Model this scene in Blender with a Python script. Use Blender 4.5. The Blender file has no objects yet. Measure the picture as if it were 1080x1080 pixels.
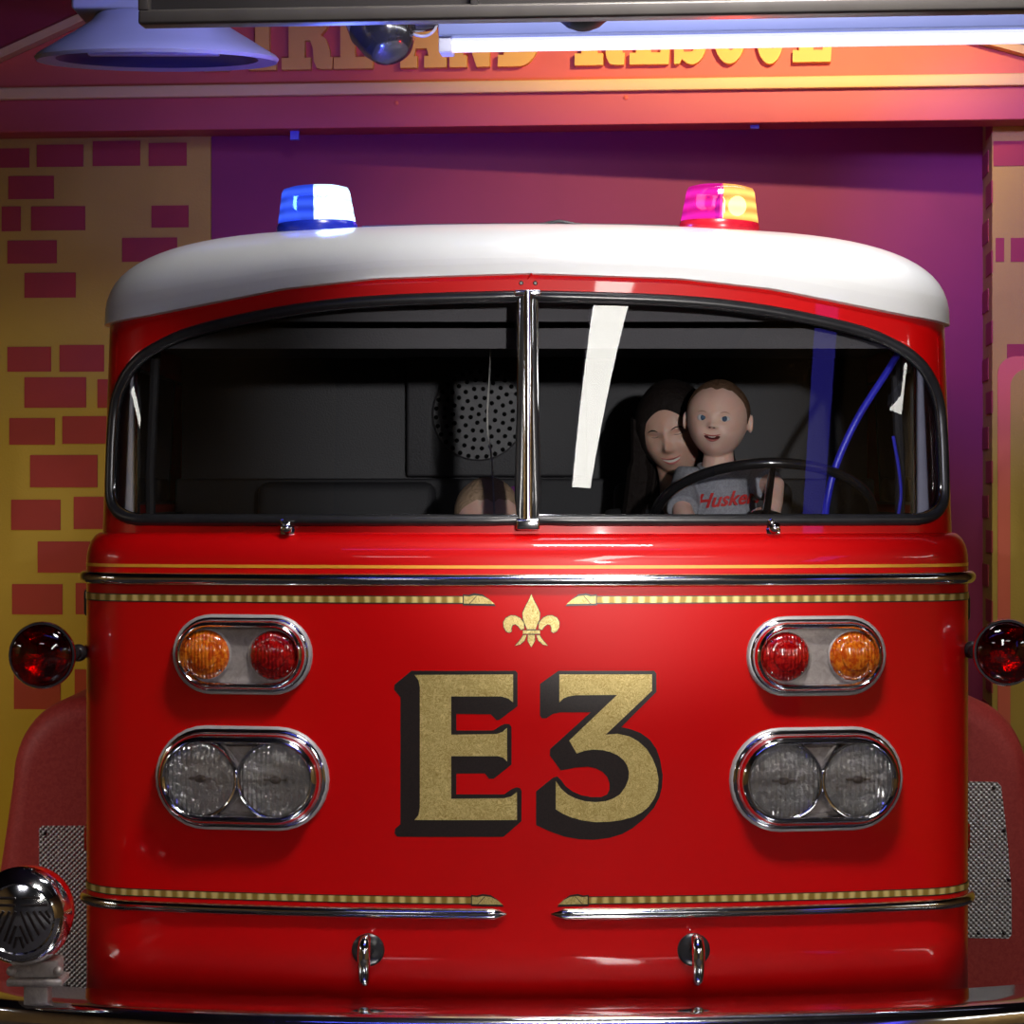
import bpy, bmesh, math, random
from mathutils import Vector, Matrix, Euler
from mathutils.bvhtree import BVHTree
from mathutils.geometry import tessellate_polygon
random.seed(7)
PI = math.pi
C = bpy.context.scene.collection
R = math.radians

# ---------------------------------------------------------------- camera
F = 2650.0; CX, CY, CZ = -0.035, -5.5, 1.75; HOR = 520.0
cam_d = bpy.data.cameras.new('camera'); cam = bpy.data.objects.new('camera', cam_d); C.objects.link(cam)
cam.location = (CX, CY, CZ); cam.rotation_euler = (PI/2, 0, 0)
cam_d.sensor_width = 36; cam_d.lens = F/1080*36; cam_d.shift_y = -(540-HOR)/1080
cam_d.clip_start = .05
bpy.context.scene.camera = cam
def W(px, py, Y):
    d = Y-CY
    return Vector((CX+(px-540)*d/F, Y, CZ-(py-HOR)*d/F))

# ---------------------------------------------------------------- materials
def mat(name, col, rough=.5, metal=0, coat=0, emit=None, estr=0, spec=.5, sss=0, bump=None, noisecol=None):
    m = bpy.data.materials.new(name); m.use_nodes = True
    nt = m.node_tree; b = nt.nodes['Principled BSDF']
    b.inputs['Base Color'].default_value = (*col, 1)
    b.inputs['Roughness'].default_value = rough; b.inputs['Metallic'].default_value = metal
    b.inputs['Coat Weight'].default_value = coat; b.inputs['Coat Roughness'].default_value = .03
    b.inputs['Specular IOR Level'].default_value = spec
    if sss: b.inputs['Subsurface Weight'].default_value = sss; b.inputs['Subsurface Scale'].default_value = .008
    if emit: b.inputs['Emission Color'].default_value = (*emit, 1); b.inputs['Emission Strength'].default_value = estr
    tc = None
    if bump or noisecol:
        tc = nt.nodes.new('ShaderNodeTexCoord')
    if bump:
        sc, st = bump
        n = nt.nodes.new('ShaderNodeTexNoise'); n.inputs['Scale'].default_value = sc; n.inputs['Detail'].default_value = 3
        nt.links.new(tc.outputs['Object'], n.inputs['Vector'])
        bp = nt.nodes.new('ShaderNodeBump'); bp.inputs['Strength'].default_value = st; bp.inputs['Distance'].default_value = .01
        nt.links.new(n.outputs['Fac'], bp.inputs['Height']); nt.links.new(bp.outputs['Normal'], b.inputs['Normal'])
    if noisecol:
        sc, c2, lo, hi = noisecol
        n = nt.nodes.new('ShaderNodeTexNoise'); n.inputs['Scale'].default_value = sc; n.inputs['Detail'].default_value = 4
        n.inputs['Distortion'].default_value = 1.2
        nt.links.new(tc.outputs['Object'], n.inputs['Vector'])
        r = nt.nodes.new('ShaderNodeMapRange'); r.inputs['From Min'].default_value = lo; r.inputs['From Max'].default_value = hi
        mx = nt.nodes.new('ShaderNodeMix'); mx.data_type = 'RGBA'
        mx.inputs['A'].default_value = (*col, 1); mx.inputs['B'].default_value = (*c2, 1)
        nt.links.new(n.outputs['Fac'], r.inputs['Value']); nt.links.new(r.outputs['Result'], mx.inputs['Factor'])
        nt.links.new(mx.outputs['Result'], b.inputs['Base Color'])
    return m

M = {}
M['paint'] = mat('red_gloss_paint', (.52, .0012, .002), .35, coat=.7, spec=.15, noisecol=(1.5, (.55, .0015, .0025), .3, .7))
M['white'] = mat('white_paint', (.74, .75, .76), .3, coat=.5, noisecol=(2, (.70, .71, .72), .3, .7))
M['chrome'] = mat('chrome', (.86, .86, .88), .10, 1, noisecol=(6, (.6, .6, .62), .3, .7))
M['flange'] = mat('dull_grey_metal', (.50, .49, .50), .45, .5, noisecol=(20, (.42, .41, .42), .3, .7))
M['satin'] = mat('cast_aluminium', (.46, .41, .39), .42, .45, noisecol=(60, (.34, .30, .28), .35, .65))
M['rubber'] = mat('black_rubber', (.012, .012, .014), .3, noisecol=(30, (.02, .02, .022), .3, .7))
M['black'] = mat('black_enamel', (.008, .006, .006), .35, noisecol=(300, (.022, .014, .013), .35, .6))
M['dark'] = mat('dark_vinyl', (.018, .017, .02), .7, bump=(150, .2))
M['grilleplate'] = mat('grille_plate', (.05, .045, .05), .5, bump=(200, .1))
M['hole'] = mat('punched_hole', (.003, .003, .003), .9, spec=.05, noisecol=(10, (.004, .004, .004), .3, .7))
M['panel'] = mat('charcoal_panel', (.026, .024, .028), .6, bump=(200, .15))
M['liner'] = mat('grey_headliner', (.095, .088, .095), .8, bump=(200, .15))
M['post'] = mat('grey_door_post', (.62, .60, .66), .45, noisecol=(8, (.55, .54, .6), .3, .7))
M['pin'] = mat('yellow_pinstripe', (.80, .36, .03), .4, coat=.4, noisecol=(20, (.74, .32, .02), .3, .7))
M['fender'] = mat('matte_red_fender', (.34, .03, .026), .55, spec=.3, noisecol=(90, (.42, .05, .04), .35, .65))
M['amber'] = mat('amber_lens', (.75, .12, .0), .12, coat=1, noisecol=(25, (.9, .26, .01), .4, .6))
M['redlens'] = mat('red_lens', (.22, .0, .002), .1, coat=1, noisecol=(25, (.36, .004, .004), .4, .6))
M['tyre'] = mat('tyre_rubber', (.015, .015, .015), .8, bump=(60, .4))

def nodes(m): nt = m.node_tree; return nt, nt.nodes, nt.links
def gold_leaf():
    m = mat('gold_leaf', (.56, .42, .12), .42, .35)
    nt, N, L = nodes(m); b = N['Principled BSDF']
    tc = N.new('ShaderNodeTexCoord'); v = N.new('ShaderNodeTexVoronoi'); v.feature = 'SMOOTH_F1'; v.inputs['Scale'].default_value = 95
    n = N.new('ShaderNodeTexNoise'); n.inputs['Scale'].default_value = 60; n.inputs['Distortion'].default_value = 2.5
    mx = N.new('ShaderNodeMix'); mx.data_type = 'RGBA'; mx.inputs['Factor'].default_value = .07
    L.new(tc.outputs['Object'], n.inputs['Vector']); L.new(tc.outputs['Object'], mx.inputs['A']); L.new(n.outputs['Color'], mx.inputs['B'])
    L.new(mx.outputs['Result'], v.inputs['Vector'])
    r = N.new('ShaderNodeValToRGB'); r.color_ramp.elements[0].position = .15; r.color_ramp.elements[0].color = (.36, .25, .06, 1)
    r.color_ramp.elements[1].position = .75; r.color_ramp.elements[1].color = (.74, .60, .25, 1)
    L.new(v.outputs['Distance'], r.inputs['Fac']); L.new(r.outputs['Color'], b.inputs['Base Color'])
    return m
M['gold'] = gold_leaf()
def rope_gold():
    m = mat('engine_turned_gold', (.5, .36, .08), .4, .3)
    nt, N, L = nodes(m); b = N['Principled BSDF']
    tc = N.new('ShaderNodeTexCoord'); w = N.new('ShaderNodeTexWave'); w.wave_type = 'BANDS'; w.bands_direction = 'X'
    w.inputs['Scale'].default_value = 12.0; w.inputs['Distortion'].default_value = .8; w.inputs['Detail Scale'].default_value = 4
    L.new(tc.outputs['Object'], w.inputs['Vector'])
    r = N.new('ShaderNodeValToRGB'); r.color_ramp.elements[0].position = .2; r.color_ramp.elements[0].color = (.30, .19, .03, 1)
    r.color_ramp.elements[1].position = .9; r.color_ramp.elements[1].color = (.72, .55, .2, 1)
    L.new(w.outputs['Fac'], r.inputs['Fac']); L.new(r.outputs['Color'], b.inputs['Base Color'])
    return m
M['rope'] = rope_gold()
def tread():
    m = mat('diamond_tread_plate', (.5, .5, .5), .4, .3)
    nt, N, L = nodes(m); b = N['Principled BSDF']
    tc = N.new('ShaderNodeTexCoord'); s = N.new('ShaderNodeSeparateXYZ'); L.new(tc.outputs['Object'], s.inputs[0])
    def mth(op, a, bb=None):
        k = N.new('ShaderNodeMath'); k.operation = op
        for i, q in enumerate((a, bb)):
            if q is None: continue
            if isinstance(q, (int, float)): k.inputs[i].default_value = q
            else: L.new(q, k.inputs[i])
        return k.outputs[0]
    k = 2*PI/.0135
    a = mth('SINE', mth('MULTIPLY', s.outputs['X'], k))
    c = mth('SINE', mth('MULTIPLY', s.outputs['Z'], k))
    pz = mth('MULTIPLY', a, c)
    r = N.new('ShaderNodeValToRGB'); r.color_ramp.elements[0].position = .25; r.color_ramp.elements[0].color = (.16, .14, .13, 1)
    r.color_ramp.elements[1].position = .6; r.color_ramp.elements[1].color = (.95, .95, .93, 1)
    L.new(mth('MULTIPLY', mth('ADD', pz, 1), .5), r.inputs['Fac']); L.new(r.outputs['Color'], b.inputs['Base Color'])
    bp = N.new('ShaderNodeBump'); bp.inputs['Distance'].default_value = .004; L.new(pz, bp.inputs['Height']); L.new(bp.outputs['Normal'], b.inputs['Normal'])
    return m
M['tread'] = tread()
def glass(name, tint=(.8, .82, .84), ior=1.5, bumpsc=None, rough=0.0, bstr=.3, minf=0.0):
    m = bpy.data.materials.new(name); m.use_nodes = True
    nt, N, L = nodes(m); N.remove(N['Principled BSDF']); out = N['Material Output']
    t = N.new('ShaderNodeBsdfTransparent'); t.inputs[0].default_value = (*tint, 1)
    g = N.new('ShaderNodeBsdfGlossy'); g.inputs['Roughness'].default_value = rough
    f = N.new('ShaderNodeFresnel'); f.inputs['IOR'].default_value = ior
    mx = N.new('ShaderNodeMixShader'); L.new(t.outputs[0], mx.inputs[1]); L.new(g.outputs[0], mx.inputs[2])
    if minf:
        a = N.new('ShaderNodeMath'); a.operation = 'ADD'; a.inputs[1].default_value = minf; a.use_clamp = True
        L.new(f.outputs[0], a.inputs[0]); L.new(a.outputs[0], mx.inputs[0])
    else: L.new(f.outputs[0], mx.inputs[0])
    if bumpsc:
        tc = N.new('ShaderNodeTexCoord'); w = N.new('ShaderNodeTexWave'); w.bands_direction = 'X'; w.inputs['Scale'].default_value = bumpsc
        w.inputs['Distortion'].default_value = 1.5
        n = N.new('ShaderNodeTexVoronoi'); n.inputs['Scale'].default_value = bumpsc*.7
        ad = N.new('ShaderNodeMath'); ad.operation = 'ADD'
        L.new(tc.outputs['Object'], w.inputs['Vector']); L.new(tc.outputs['Object'], n.inputs['Vector'])
        L.new(w.outputs['Fac'], ad.inputs[0]); L.new(n.outputs['Distance'], ad.inputs[1])
        bp = N.new('ShaderNodeBump'); bp.inputs['Strength'].default_value = bstr; bp.inputs['Distance'].default_value = .004
        L.new(ad.outputs[0], bp.inputs['Height']); L.new(bp.outputs['Normal'], g.inputs['Normal']); L.new(bp.outputs['Normal'], f.inputs['Normal'])
    L.new(mx.outputs[0], out.inputs['Surface'])
    return m
M['glass'] = glass('windshield_glass', (.78, .8, .82), 1.6)
M['lampglass'] = glass('fluted_lamp_glass', (.93, .93, .94), 1.5, 30, .05, .9, .15)
M['redglass'] = glass('red_warning_glass', (.55, .01, .015), 1.5, None, .0, minf=.02)
def beacon_mat(name, tint, ec, es, k=.45):
    m = bpy.data.materials.new(name); m.use_nodes = True
    nt, N, L = nodes(m); N.remove(N['Principled BSDF']); out = N['Material Output']
    t = N.new('ShaderNodeBsdfTransparent'); t.inputs[0].default_value = (*tint, 1)
    e = N.new('ShaderNodeEmission'); e.inputs[0].default_value = (*ec, 1)
    tc = N.new('ShaderNodeTexCoord'); w = N.new('ShaderNodeTexWave'); w.bands_direction = 'Z'; w.inputs['Scale'].default_value = 11
    w.inputs['Distortion'].default_value = 1.0
    L.new(tc.outputs['Object'], w.inputs['Vector'])
    mp = N.new('ShaderNodeMapRange'); mp.inputs['To Min'].default_value = es*.6; mp.inputs['To Max'].default_value = es*1.5
    L.new(w.outputs['Fac'], mp.inputs['Value']); L.new(mp.outputs['Result'], e.inputs['Strength'])
    mx = N.new('ShaderNodeMixShader'); mx.inputs[0].default_value = k
    L.new(t.outputs[0], mx.inputs[1]); L.new(e.outputs[0], mx.inputs[2])
    g = N.new('ShaderNodeBsdfGlossy'); g.inputs['Roughness'].default_value = .05
    mx2 = N.new('ShaderNodeMixShader'); mx2.inputs[0].default_value = .06
    L.new(mx.outputs[0], mx2.inputs[1]); L.new(g.outputs[0], mx2.inputs[2]); L.new(mx2.outputs[0], out.inputs['Surface'])
    return m
M['bl_l'] = beacon_mat('blue_beacon_lens', (.1, .25, 1), (.06, .15, 1), 1.3)
M['bl_r'] = beacon_mat('blue_beacon_lens_lit', (.5, .7, 1), (.62, .85, 1), 3.2, .6)
M['rd_l'] = beacon_mat('pink_lit_beacon_lens', (1, .1, .3), (1, .03, .75), 1.1)
M['rd_r'] = beacon_mat('red_beacon_lens_lit', (1, .4, .2), (1, .55, .14), 2.0, .6)

# ---------------------------------------------------------------- mesh helpers
def finish(name, bm, m, parent=None, smooth=True, recalc=True, angle=None):
    if recalc: bmesh.ops.recalc_face_normals(bm, faces=bm.faces)
    me = bpy.data.meshes.new(name); bm.to_mesh(me); bm.free()
    for mm in (m if isinstance(m, (list, tuple)) else [m]): me.materials.append(mm)
    if smooth:
        me.polygons.foreach_set('use_smooth', [True]*len(me.polygons))
        me.update()
        try: me.set_sharp_from_angle(angle=R(angle if angle else 40))
        except Exception: pass
    o = bpy.data.objects.new(name, me); C.objects.link(o)
    if parent: setpar(o, parent)
    return o
WM = {}
def setpar(o, p):
    o.parent = p; o.matrix_parent_inverse = WM.get(p.name, Matrix.Identity(4)).inverted()
def empty(name, loc, label, cat, group=None):
    o = bpy.data.objects.new(name, None); C.objects.link(o); o.location = loc; o.empty_display_size = .1
    WM[o.name] = Matrix.Translation(loc)
    tag(o, label, cat, group); return o
def tag(o, label, cat, group=None, kind=None):
    o['label'] = label; o['category'] = cat
    if group: o['group'] = group
    if kind: o['kind'] = kind
    return o
def struct(o): o['kind'] = 'structure'; return o
def box(bm, a, b, mtx=None, mi=0, bevel=0):
    x0, y0, z0 = a; x1, y1, z1 = b
    vs = [bm.verts.new((x, y, z)) for x in (x0, x1) for y in (y0, y1) for z in (z0, z1)]
    fs = [bm.faces.new([vs[i] for i in q]) for q in ((0,1,3,2),(4,6,7,5),(0,4,5,1),(2,3,7,6),(0,2,6,4),(1,5,7,3))]
    for f in fs: f.material_index = mi
    if bevel:
        es = list({e for f in fs for e in f.edges})
        r = bmesh.ops.bevel(bm, geom=es, offset=bevel, segments=3, affect='EDGES', profile=.5)
        vs = list({v for f in r['faces'] for v in f.verts} | {v for f in fs if f.is_valid for v in f.verts})
        for f in r['faces']: f.material_index = mi
    if mtx:
        for v in vs: v.co = mtx @ v.co
def cap_tess(bm, vs, flip=False):
    for t in tessellate_polygon([[v.co.copy() for v in vs]]): bm.faces.new([vs[i] for i in (t[::-1] if flip else t)])
def loft(bm, rings, cap0=True, cap1=True, closed=True, mi=0):
    vr = [[bm.verts.new(p) for p in r] for r in rings]
    n = len(vr[0])
    for a, b in zip(vr[:-1], vr[1:]):
        for i in range(n if closed else n-1):
            f = bm.faces.new((a[i], a[(i+1) % n], b[(i+1) % n], b[i])); f.material_index = mi
    if cap0: bm.faces.new(vr[0]).material_index = mi
    if cap1: bm.faces.new(vr[-1][::-1]).material_index = mi
    return vr
def lathe(bm, prof, mtx, n=48, mi=0, cap0=True, cap1=True):
    # prof: (radius, height along local z)
    rings = [[mtx @ Vector((max(r, 1e-5)*math.cos(2*PI*i/n), max(r, 1e-5)*math.sin(2*PI*i/n), h)) for i in range(n)] for r, h in prof]
    loft(bm, rings, cap0, cap1, True, mi)
def tube(bm, pts, rad, n=12, closed=False, flat=1.0, up=None, mi=0):
    pts = [Vector(p) for p in pts]; N_ = len(pts)
    if not isinstance(rad, (list, tuple)): rad = [rad]*N_
    rings = []; prev = None
    for i, p in enumerate(pts):
        a = pts[(i-1) % N_] if (closed or i > 0) else pts[0]; b = pts[(i+1) % N_] if (closed or i < N_-1) else pts[-1]
        t = (b-a).normalized()
        if prev is None:
            ref = Vector(up) if up else (Vector((0, 0, 1)) if abs(t.z) < .9 else Vector((1, 0, 0)))
            u = (ref - t*ref.dot(t)).normalized()
        else: u = (prev - t*prev.dot(t)).normalized()
        prev = u; v = t.cross(u)
        rings.append([p + u*(math.cos(2*PI*k/n)*rad[i]) + v*(math.sin(2*PI*k/n)*rad[i]*flat) for k in range(n)])
    if closed: rings.append(rings[0]); vr = loft(bm, rings, False, False); bmesh.ops.remove_doubles(bm, verts=[v for r in vr for v in r], dist=1e-6)
    else: loft(bm, rings)
def ball(bm, c, r, sc=(1, 1, 1), mtx=None, n=24, mi=0):
    prof = [(math.sin(PI*k/n), -math.cos(PI*k/n)) for k in range(n+1)]
    m2 = (mtx or Matrix.Identity(4)) @ Matrix.Translation(c) @ Matrix.Diagonal((r*sc[0], r*sc[1], r*sc[2], 1))
    lathe(bm, prof, m2, n, mi)
def spline(pts, k=8, closed=False):
    pts = [Vector(p) for p in pts]; n = len(pts); out = []
    for i in range(n if closed else n-1):
        g = (lambda j: pts[j % n]) if closed else (lambda j: pts[max(0, min(n-1, j))])
        p0, p1, p2, p3 = g(i-1), g(i), g(i+1), g(i+2)
        for s in range(k):
            t = s/k
            out.append(.5*((2*p1)+(-p0+p2)*t+(2*p0-5*p1+4*p2-p3)*t*t+(-p0+3*p1-3*p2+p3)*t**3))
    if not closed: out.append(pts[-1])
    return out
def lerp(a, b, t): return a+(b-a)*t
def interp(tab, x):
    if x <= tab[0][0]: return tab[0][1]
    for (x0, y0), (x1, y1) in zip(tab[:-1], tab[1:]):
        if x <= x1: return y0+(y1-y0)*(x-x0)/(x1-x0) if x1 > x0 else y1
    return tab[-1][1]

# ---------------------------------------------------------------- truck surfaces
BOW = .146; YR = 2.1
class Plan:
    def __init__(s, HW, r):
        s.HW, s.r = HW, r; xb = HW-.75*r
        for _ in range(8):
            th = math.atan(2*BOW*xb); xb = HW-r*(1-math.sin(th))
        s.xb, s.th = xb, th; s.ya = BOW*xb*xb; s.ys = s.ya+r*math.cos(th)
    def __call__(s, q):
        a = abs(q); sg = 1 if q >= 0 else -1
        if a <= 1: x = a*s.xb; y = BOW*x*x; ph = math.atan(2*BOW*x)
        elif a <= 2: ph = s.th+(a-1)*(PI/2-s.th); x = s.xb+s.r*(math.sin(ph)-math.sin(s.th)); y = s.ya+s.r*(math.cos(s.th)-math.cos(ph))
        else: ph = PI/2; x = s.HW; y = s.ys+(a-2)*(YR-s.ys)
        return sg*x, y, sg*math.sin(ph), -math.cos(ph)
    def q_of_x(s, x):
        a = abs(x); sg = 1 if x >= 0 else -1
        if a <= s.xb: return sg*a/s.xb
        v = min(1, (a-s.xb)/s.r+math.sin(s.th))
        return sg*(1+(math.asin(v)-s.th)/(PI/2-s.th))
PL = Plan(1.01, .16); PU = Plan(.98, .17)
Z0, ZS0, ZS1 = .56, 1.595, 1.66
def low(q, off=0):
    x, y, nx, ny = PL(q); return x+nx*off, y+ny*off
def lowp(q, z, off=0): x, y = low(q, off); return Vector((x, y, z))
RAKE = .061
def upp(q, z, off=0):
    x, y, nx, ny = PU(q)
    k = max(0, 1-max(0, abs(q)-2)); 
    sh = .045*k + RAKE*(z-ZS1)*k
    return Vector((x+nx*off-(.012*(z-1.66)/.5 if x > 0 else -.012*(z-1.66)/.5), y+ny*off+sh, z))
def lowx(x, z, off=0): return lowp(PL.q_of_x(x), z, off)
def uppx(x, z, off=0): return upp(PU.q_of_x(x), z, off)

truck = empty('fire_truck', (0, 0, 0), 'red fire engine with white roof, gold E3 on its nose and lit beacons', 'fire truck')

# window outline (x, z) for the right half, mirrored for the left
wtop = [(.0, 2.187), (.33, 2.178), (.54, 2.158), (.745, 2.118), (.84, 2.082), (.893, 2.045), (.925, 2.0), (.943, 1.945), (.948, 1.86)]
wbot = [(.0, 1.690), (.80, 1.690), (.875, 1.691), (.91, 1.698), (.935, 1.716), (.946, 1.745), (.948, 1.80)]
def smoothpoly(tab):
    pts = spline([(a, b, 0) for a, b in tab], 6); return [(p.x, p.y) for p in pts]
wtop_s = smoothpoly(wtop); wbot_s = smoothpoly(wbot)
tq = [(PU.q_of_x(a), b) for a, b in wtop_s]; bq = [(PU.q_of_x(a), b) for a, b in wbot_s]
QE = tq[-1][0]
SW0, SW1 = 2.22, 2.75      # side window range in q
zr_tab = [(0, 2.238), (.35, 2.228), (.56, 2.207), (.755, 2.172), (.88, 2.150), (1.0, 2.135)]
def zrim(q):
    x = abs(PU(q)[0]); z = interp(zr_tab, x)
    return z
def opening(qa):   # inside-limit bounds
    a = abs(qa)
    return interp(bq, a), interp(tq, a)

qs = sorted(set([i/36 for i in range(37)] + [1+i/24 for i in range(25)] + [2+i/16 for i in range(17)] + [QE, SW0, SW1] + [q for q, _ in tq] + [q for q, _ in bq]))
qs2 = []
for q in qs:
    if not qs2 or q-qs2[-1] > 1e-4: qs2.append(q)
QS = [-q for q in qs2[::-1]] + qs2[1:]
def shell_upper(bm):
    def band(qa, qb, za0, za1, zb0, zb1, rows=8):
        va = [bm.verts.new(upp(qa, lerp(za0, za1, k/rows))) for k in range(rows+1)]
        vb = [bm.verts.new(upp(qb, lerp(zb0, zb1, k/rows))) for k in range(rows+1)]
        for k in range(rows): bm.faces.new((va[k], vb[k], vb[k+1], va[k+1]))
    for qa, qb in zip(QS[:-1], QS[1:]):
        mid = abs((qa+qb)/2)
        if mid < QE:
            b0, t0 = opening(qa); b1, t1 = opening(qb)
            band(qa, qb, ZS1, b0, ZS1, b1, 3); band(qa, qb, t0, zrim(qa), t1, zrim(qb), 4)
        elif SW0 < mid < SW1:
            band(qa, qb, ZS1, 1.72, ZS1, 1.72, 3); band(qa, qb, 2.06, zrim(qa), 2.06, zrim(qb), 4)
        else: band(qa, qb, ZS1, zrim(qa), ZS1, zrim(qb), 8)
bm = bmesh.new()
shell_upper(bm)
rows = [(z, 0) for z in (Z0, .75, 1.0, 1.25, 1.5, ZS0)] 
nsh = 8
rows += [(ZS0+(ZS1-ZS0)*math.sin(PI/2*k/nsh), 1-math.cos(PI/2*k/nsh)) for k in range(1, nsh+1)]
def mixp(q, z, t):
    a = lowp(q, z); b = upp(q, ZS1); return Vector((lerp(a.x, b.x, t), lerp(a.y, b.y, t), z))
grid = [[bm.verts.new(mixp(q, z, t)) for z, t in rows] for q in QS]
for ca, cb in zip(grid[:-1], grid[1:]):
    for k in range(len(rows)-1): bm.faces.new((ca[k], cb[k], cb[k+1], ca[k+1]))
# back wall of the body and floor pan
for z0, z1 in ((Z0, 2.13),):
    v = [bm.verts.new(p) for p in ((-1.0, YR, z0), (1.0, YR, z0), (.98, YR, z1), (-.98, YR, z1))]; bm.faces.new(v)
bmesh.ops.remove_doubles(bm, verts=bm.verts, dist=2e-4)
body = finish('cab_body', bm, M['paint'], truck, angle=50)
md = body.modifiers.new('thickness', 'SOLIDIFY'); md.thickness = .012; md.offset = -1

# roof
bm = bmesh.new()
cen = Vector((0, 1.2, 0)); rings = []
us = [1-((1-k/26)**2.2) for k in range(26, 0, -1)]
us = sorted(set([math.sin(PI/2*k/30) for k in range(1, 31)] + [.995, .9985]))
QR = [q for q in QS]
rimpts = [upp(q, zrim(q), .012) for q in QR]
for x in [.98*(1-2*k/20) for k in range(1, 20)]:
    rimpts.append(Vector((x, YR+.012, 2.135)))
def roofp(rp, u):
    zt = 2.408; z = rp.z+(zt-rp.z)*(1-u**3)**(1/2.7)
    return Vector((cen.x+(rp.x-cen.x)*u, cen.y+(rp.y-cen.y)*u, z))
rr = [[roofp(rp, u) for rp in rimpts] for u in us]
vr = loft(bm, rr, cap0=True, cap1=False)
lip = [bm.verts.new((v.co.x*.985, lerp(v.co.y, 1.2, .015), v.co.z-.004)) for v in vr[-1]]
n = len(lip)
for i in range(n): bm.faces.new((vr[-1][i], vr[-1][(i+1) % n], lip[(i+1) % n], lip[i]))
roof = finish('roof', bm, M['white'], truck, angle=60)
rbm = bmesh.new(); rbm.from_mesh(roof.data); ROOF = BVHTree.FromBMesh(rbm); rbm.free()
def roofz(x, y):
    h = ROOF.ray_cast(Vector((x, y, 5)), Vector((0, 0, -1))); return h[0].z if h[0] else 2.4

# windshield panes, gaskets, divider
CXW = .018
for sg in (-1, 1):
    bm = bmesh.new(); cols = []
    qq = [PU.q_of_x(CXW)+ (QE-PU.q_of_x(CXW))*(k/60) for k in range(61)]
    for q in qq:
        b, t = opening(q); cols.append([bm.verts.new(upp(sg*q, lerp(b, t, k/12), -.004)) for k in range(13)])
    for a, b in zip(cols[:-1], cols[1:]):
        for k in range(12): bm.faces.new((a[k], b[k], b[k+1], a[k+1]))
    finish('windshield_pane', bm, M['glass'], truck)
    path = [(x, z) for x, z in wtop_s if x > CXW]; path = [(CXW, 2.187)]+path
    lo = [(x, z) for x, z in wbot_s if x > CXW]; lo = [(CXW, 1.690)]+lo
    loop = path + lo[::-1] + [(CXW, lerp(1.69, 2.187, k/10)) for k in range(1, 10)]
    pts = [uppx(sg*x, z, .004) for x, z in loop]
    bm = bmesh.new(); tube(bm, pts, .0135, 10, closed=True); g = finish('window_gasket', bm, M['rubber'], truck)
    pts2 = [uppx(sg*lerp(x, .45, .024 if x > .3 else .016), lerp(z, 1.93, .045), .007) for x, z in loop]
    bm = bmesh.new(); tube(bm, pts2, .0026, 8, closed=True); finish('chrome_bead', bm, M['chrome'], g)
bm = bmesh.new()
tube(bm, [Vector((0, upp(0, z).y-.012, z)) for z in (1.688, 1.8, 1.9, 2.0, 2.1, 2.196)], .0125, 16)
for sx in (-.02, .02):
    tube(bm, [Vector((sx, upp(0, z).y-.008, z)) for z in (1.69, 2.19)], .004, 8)
box(bm, (-.026, upp(0, 1.69).y-.03, 1.668), (.026, upp(0, 1.69).y+.005, 1.694), bevel=.005)
box(bm, (-.030, upp(0, 2.19).y-.022, 2.186), (.030, upp(0, 2.19).y+.005, 2.200), bevel=.004)
finish('windshield_divider', bm, M['chrome'], truck)
# screws above the divider
for x in (-.028, .030):
    bm = bmesh.new(); p = uppx(x, 2.216, .0); lathe(bm, [(.005, 0), (.005, .002), (.003, .004)], Matrix.Translation(p) @ Matrix.Rotation(PI/2, 4, 'X'), 16)
    finish('screw', bm, M['black'], truck)
# side window panes + gaskets
for sg in (-1, 1):
    bm = bmesh.new()
    v = [bm.verts.new(upp(sg*q, z, -.004)) for q, z in ((SW0, 1.72), (SW1, 1.72), (SW1, 2.06), (SW0, 2.06))]; bm.faces.new(v)
    finish('side_window_pane', bm, M['glass'], truck)
    bm = bmesh.new(); tube(bm, [upp(sg*q, z, .003) for q, z in ((SW0, 1.72), ((SW0+SW1)/2, 1.72), (SW1, 1.72), (SW1, 1.9), (SW1, 2.06), ((SW0+SW1)/2, 2.06), (SW0, 2.06), (SW0, 1.9))], .011, 8, closed=True)
    finish('side_window_gasket', bm, M['rubber'], truck)

# chrome trims
def sweep_low(name, q0, q1, z, r, m, flat=1.0, taper0=False, taper1=False, off=.0, parent=truck, n=90):
    bm = bmesh.new(); pts = []; rad = []
    for k in range(n+1):
        q = lerp(q0, q1, k/n); pts.append(lowp(q, z, off))
        rad.append(r)
    if taper1:
        e = pts[-1]; d = (pts[-1]-pts[-2]).normalized()
        pts += [e+d*.010, e+d*.022, e+d*.030]; rad += [r*.85, r*.4, r*.05]
    if taper0:
        e = pts[0]; d = (pts[0]-pts[1]).normalized()
        pts = [e+d*.030, e+d*.022, e+d*.010]+pts; rad = [r*.05, r*.4, r*.85]+rad
    tube(bm, pts, rad, 14)
    return finish(name, bm, m, parent)
sweep_low('belt_trim', -2.02, 2.02, 1.559, .0145, M['chrome'], off=.003)
xq = PL.q_of_x
sweep_low('lower_trim', -2.0, xq(-.077), .829, .0125, M['chrome'], taper1=True, off=.003)
sweep_low('lower_trim', xq(.080), 2.0, .829, .0125, M['chrome'], taper0=True, off=.003)
def strip(name, q0, q1, z0, z1, off, m, parent=truck, n=100):
    bm = bmesh.new(); a = [bm.verts.new(lowp(lerp(q0, q1, k/n), z0, off)) for k in range(n+1)]
    b = [bm.verts.new(lowp(lerp(q0, q1, k/n), z1, off)) for k in range(n+1)]
    for k in range(n): bm.faces.new((a[k], a[k+1], b[k+1], b[k]))
    return finish(name, bm, m, parent)
strip('pinstripe', -2.1, 2.1, 1.5845, 1.5915, .001, M['pin'])

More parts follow.
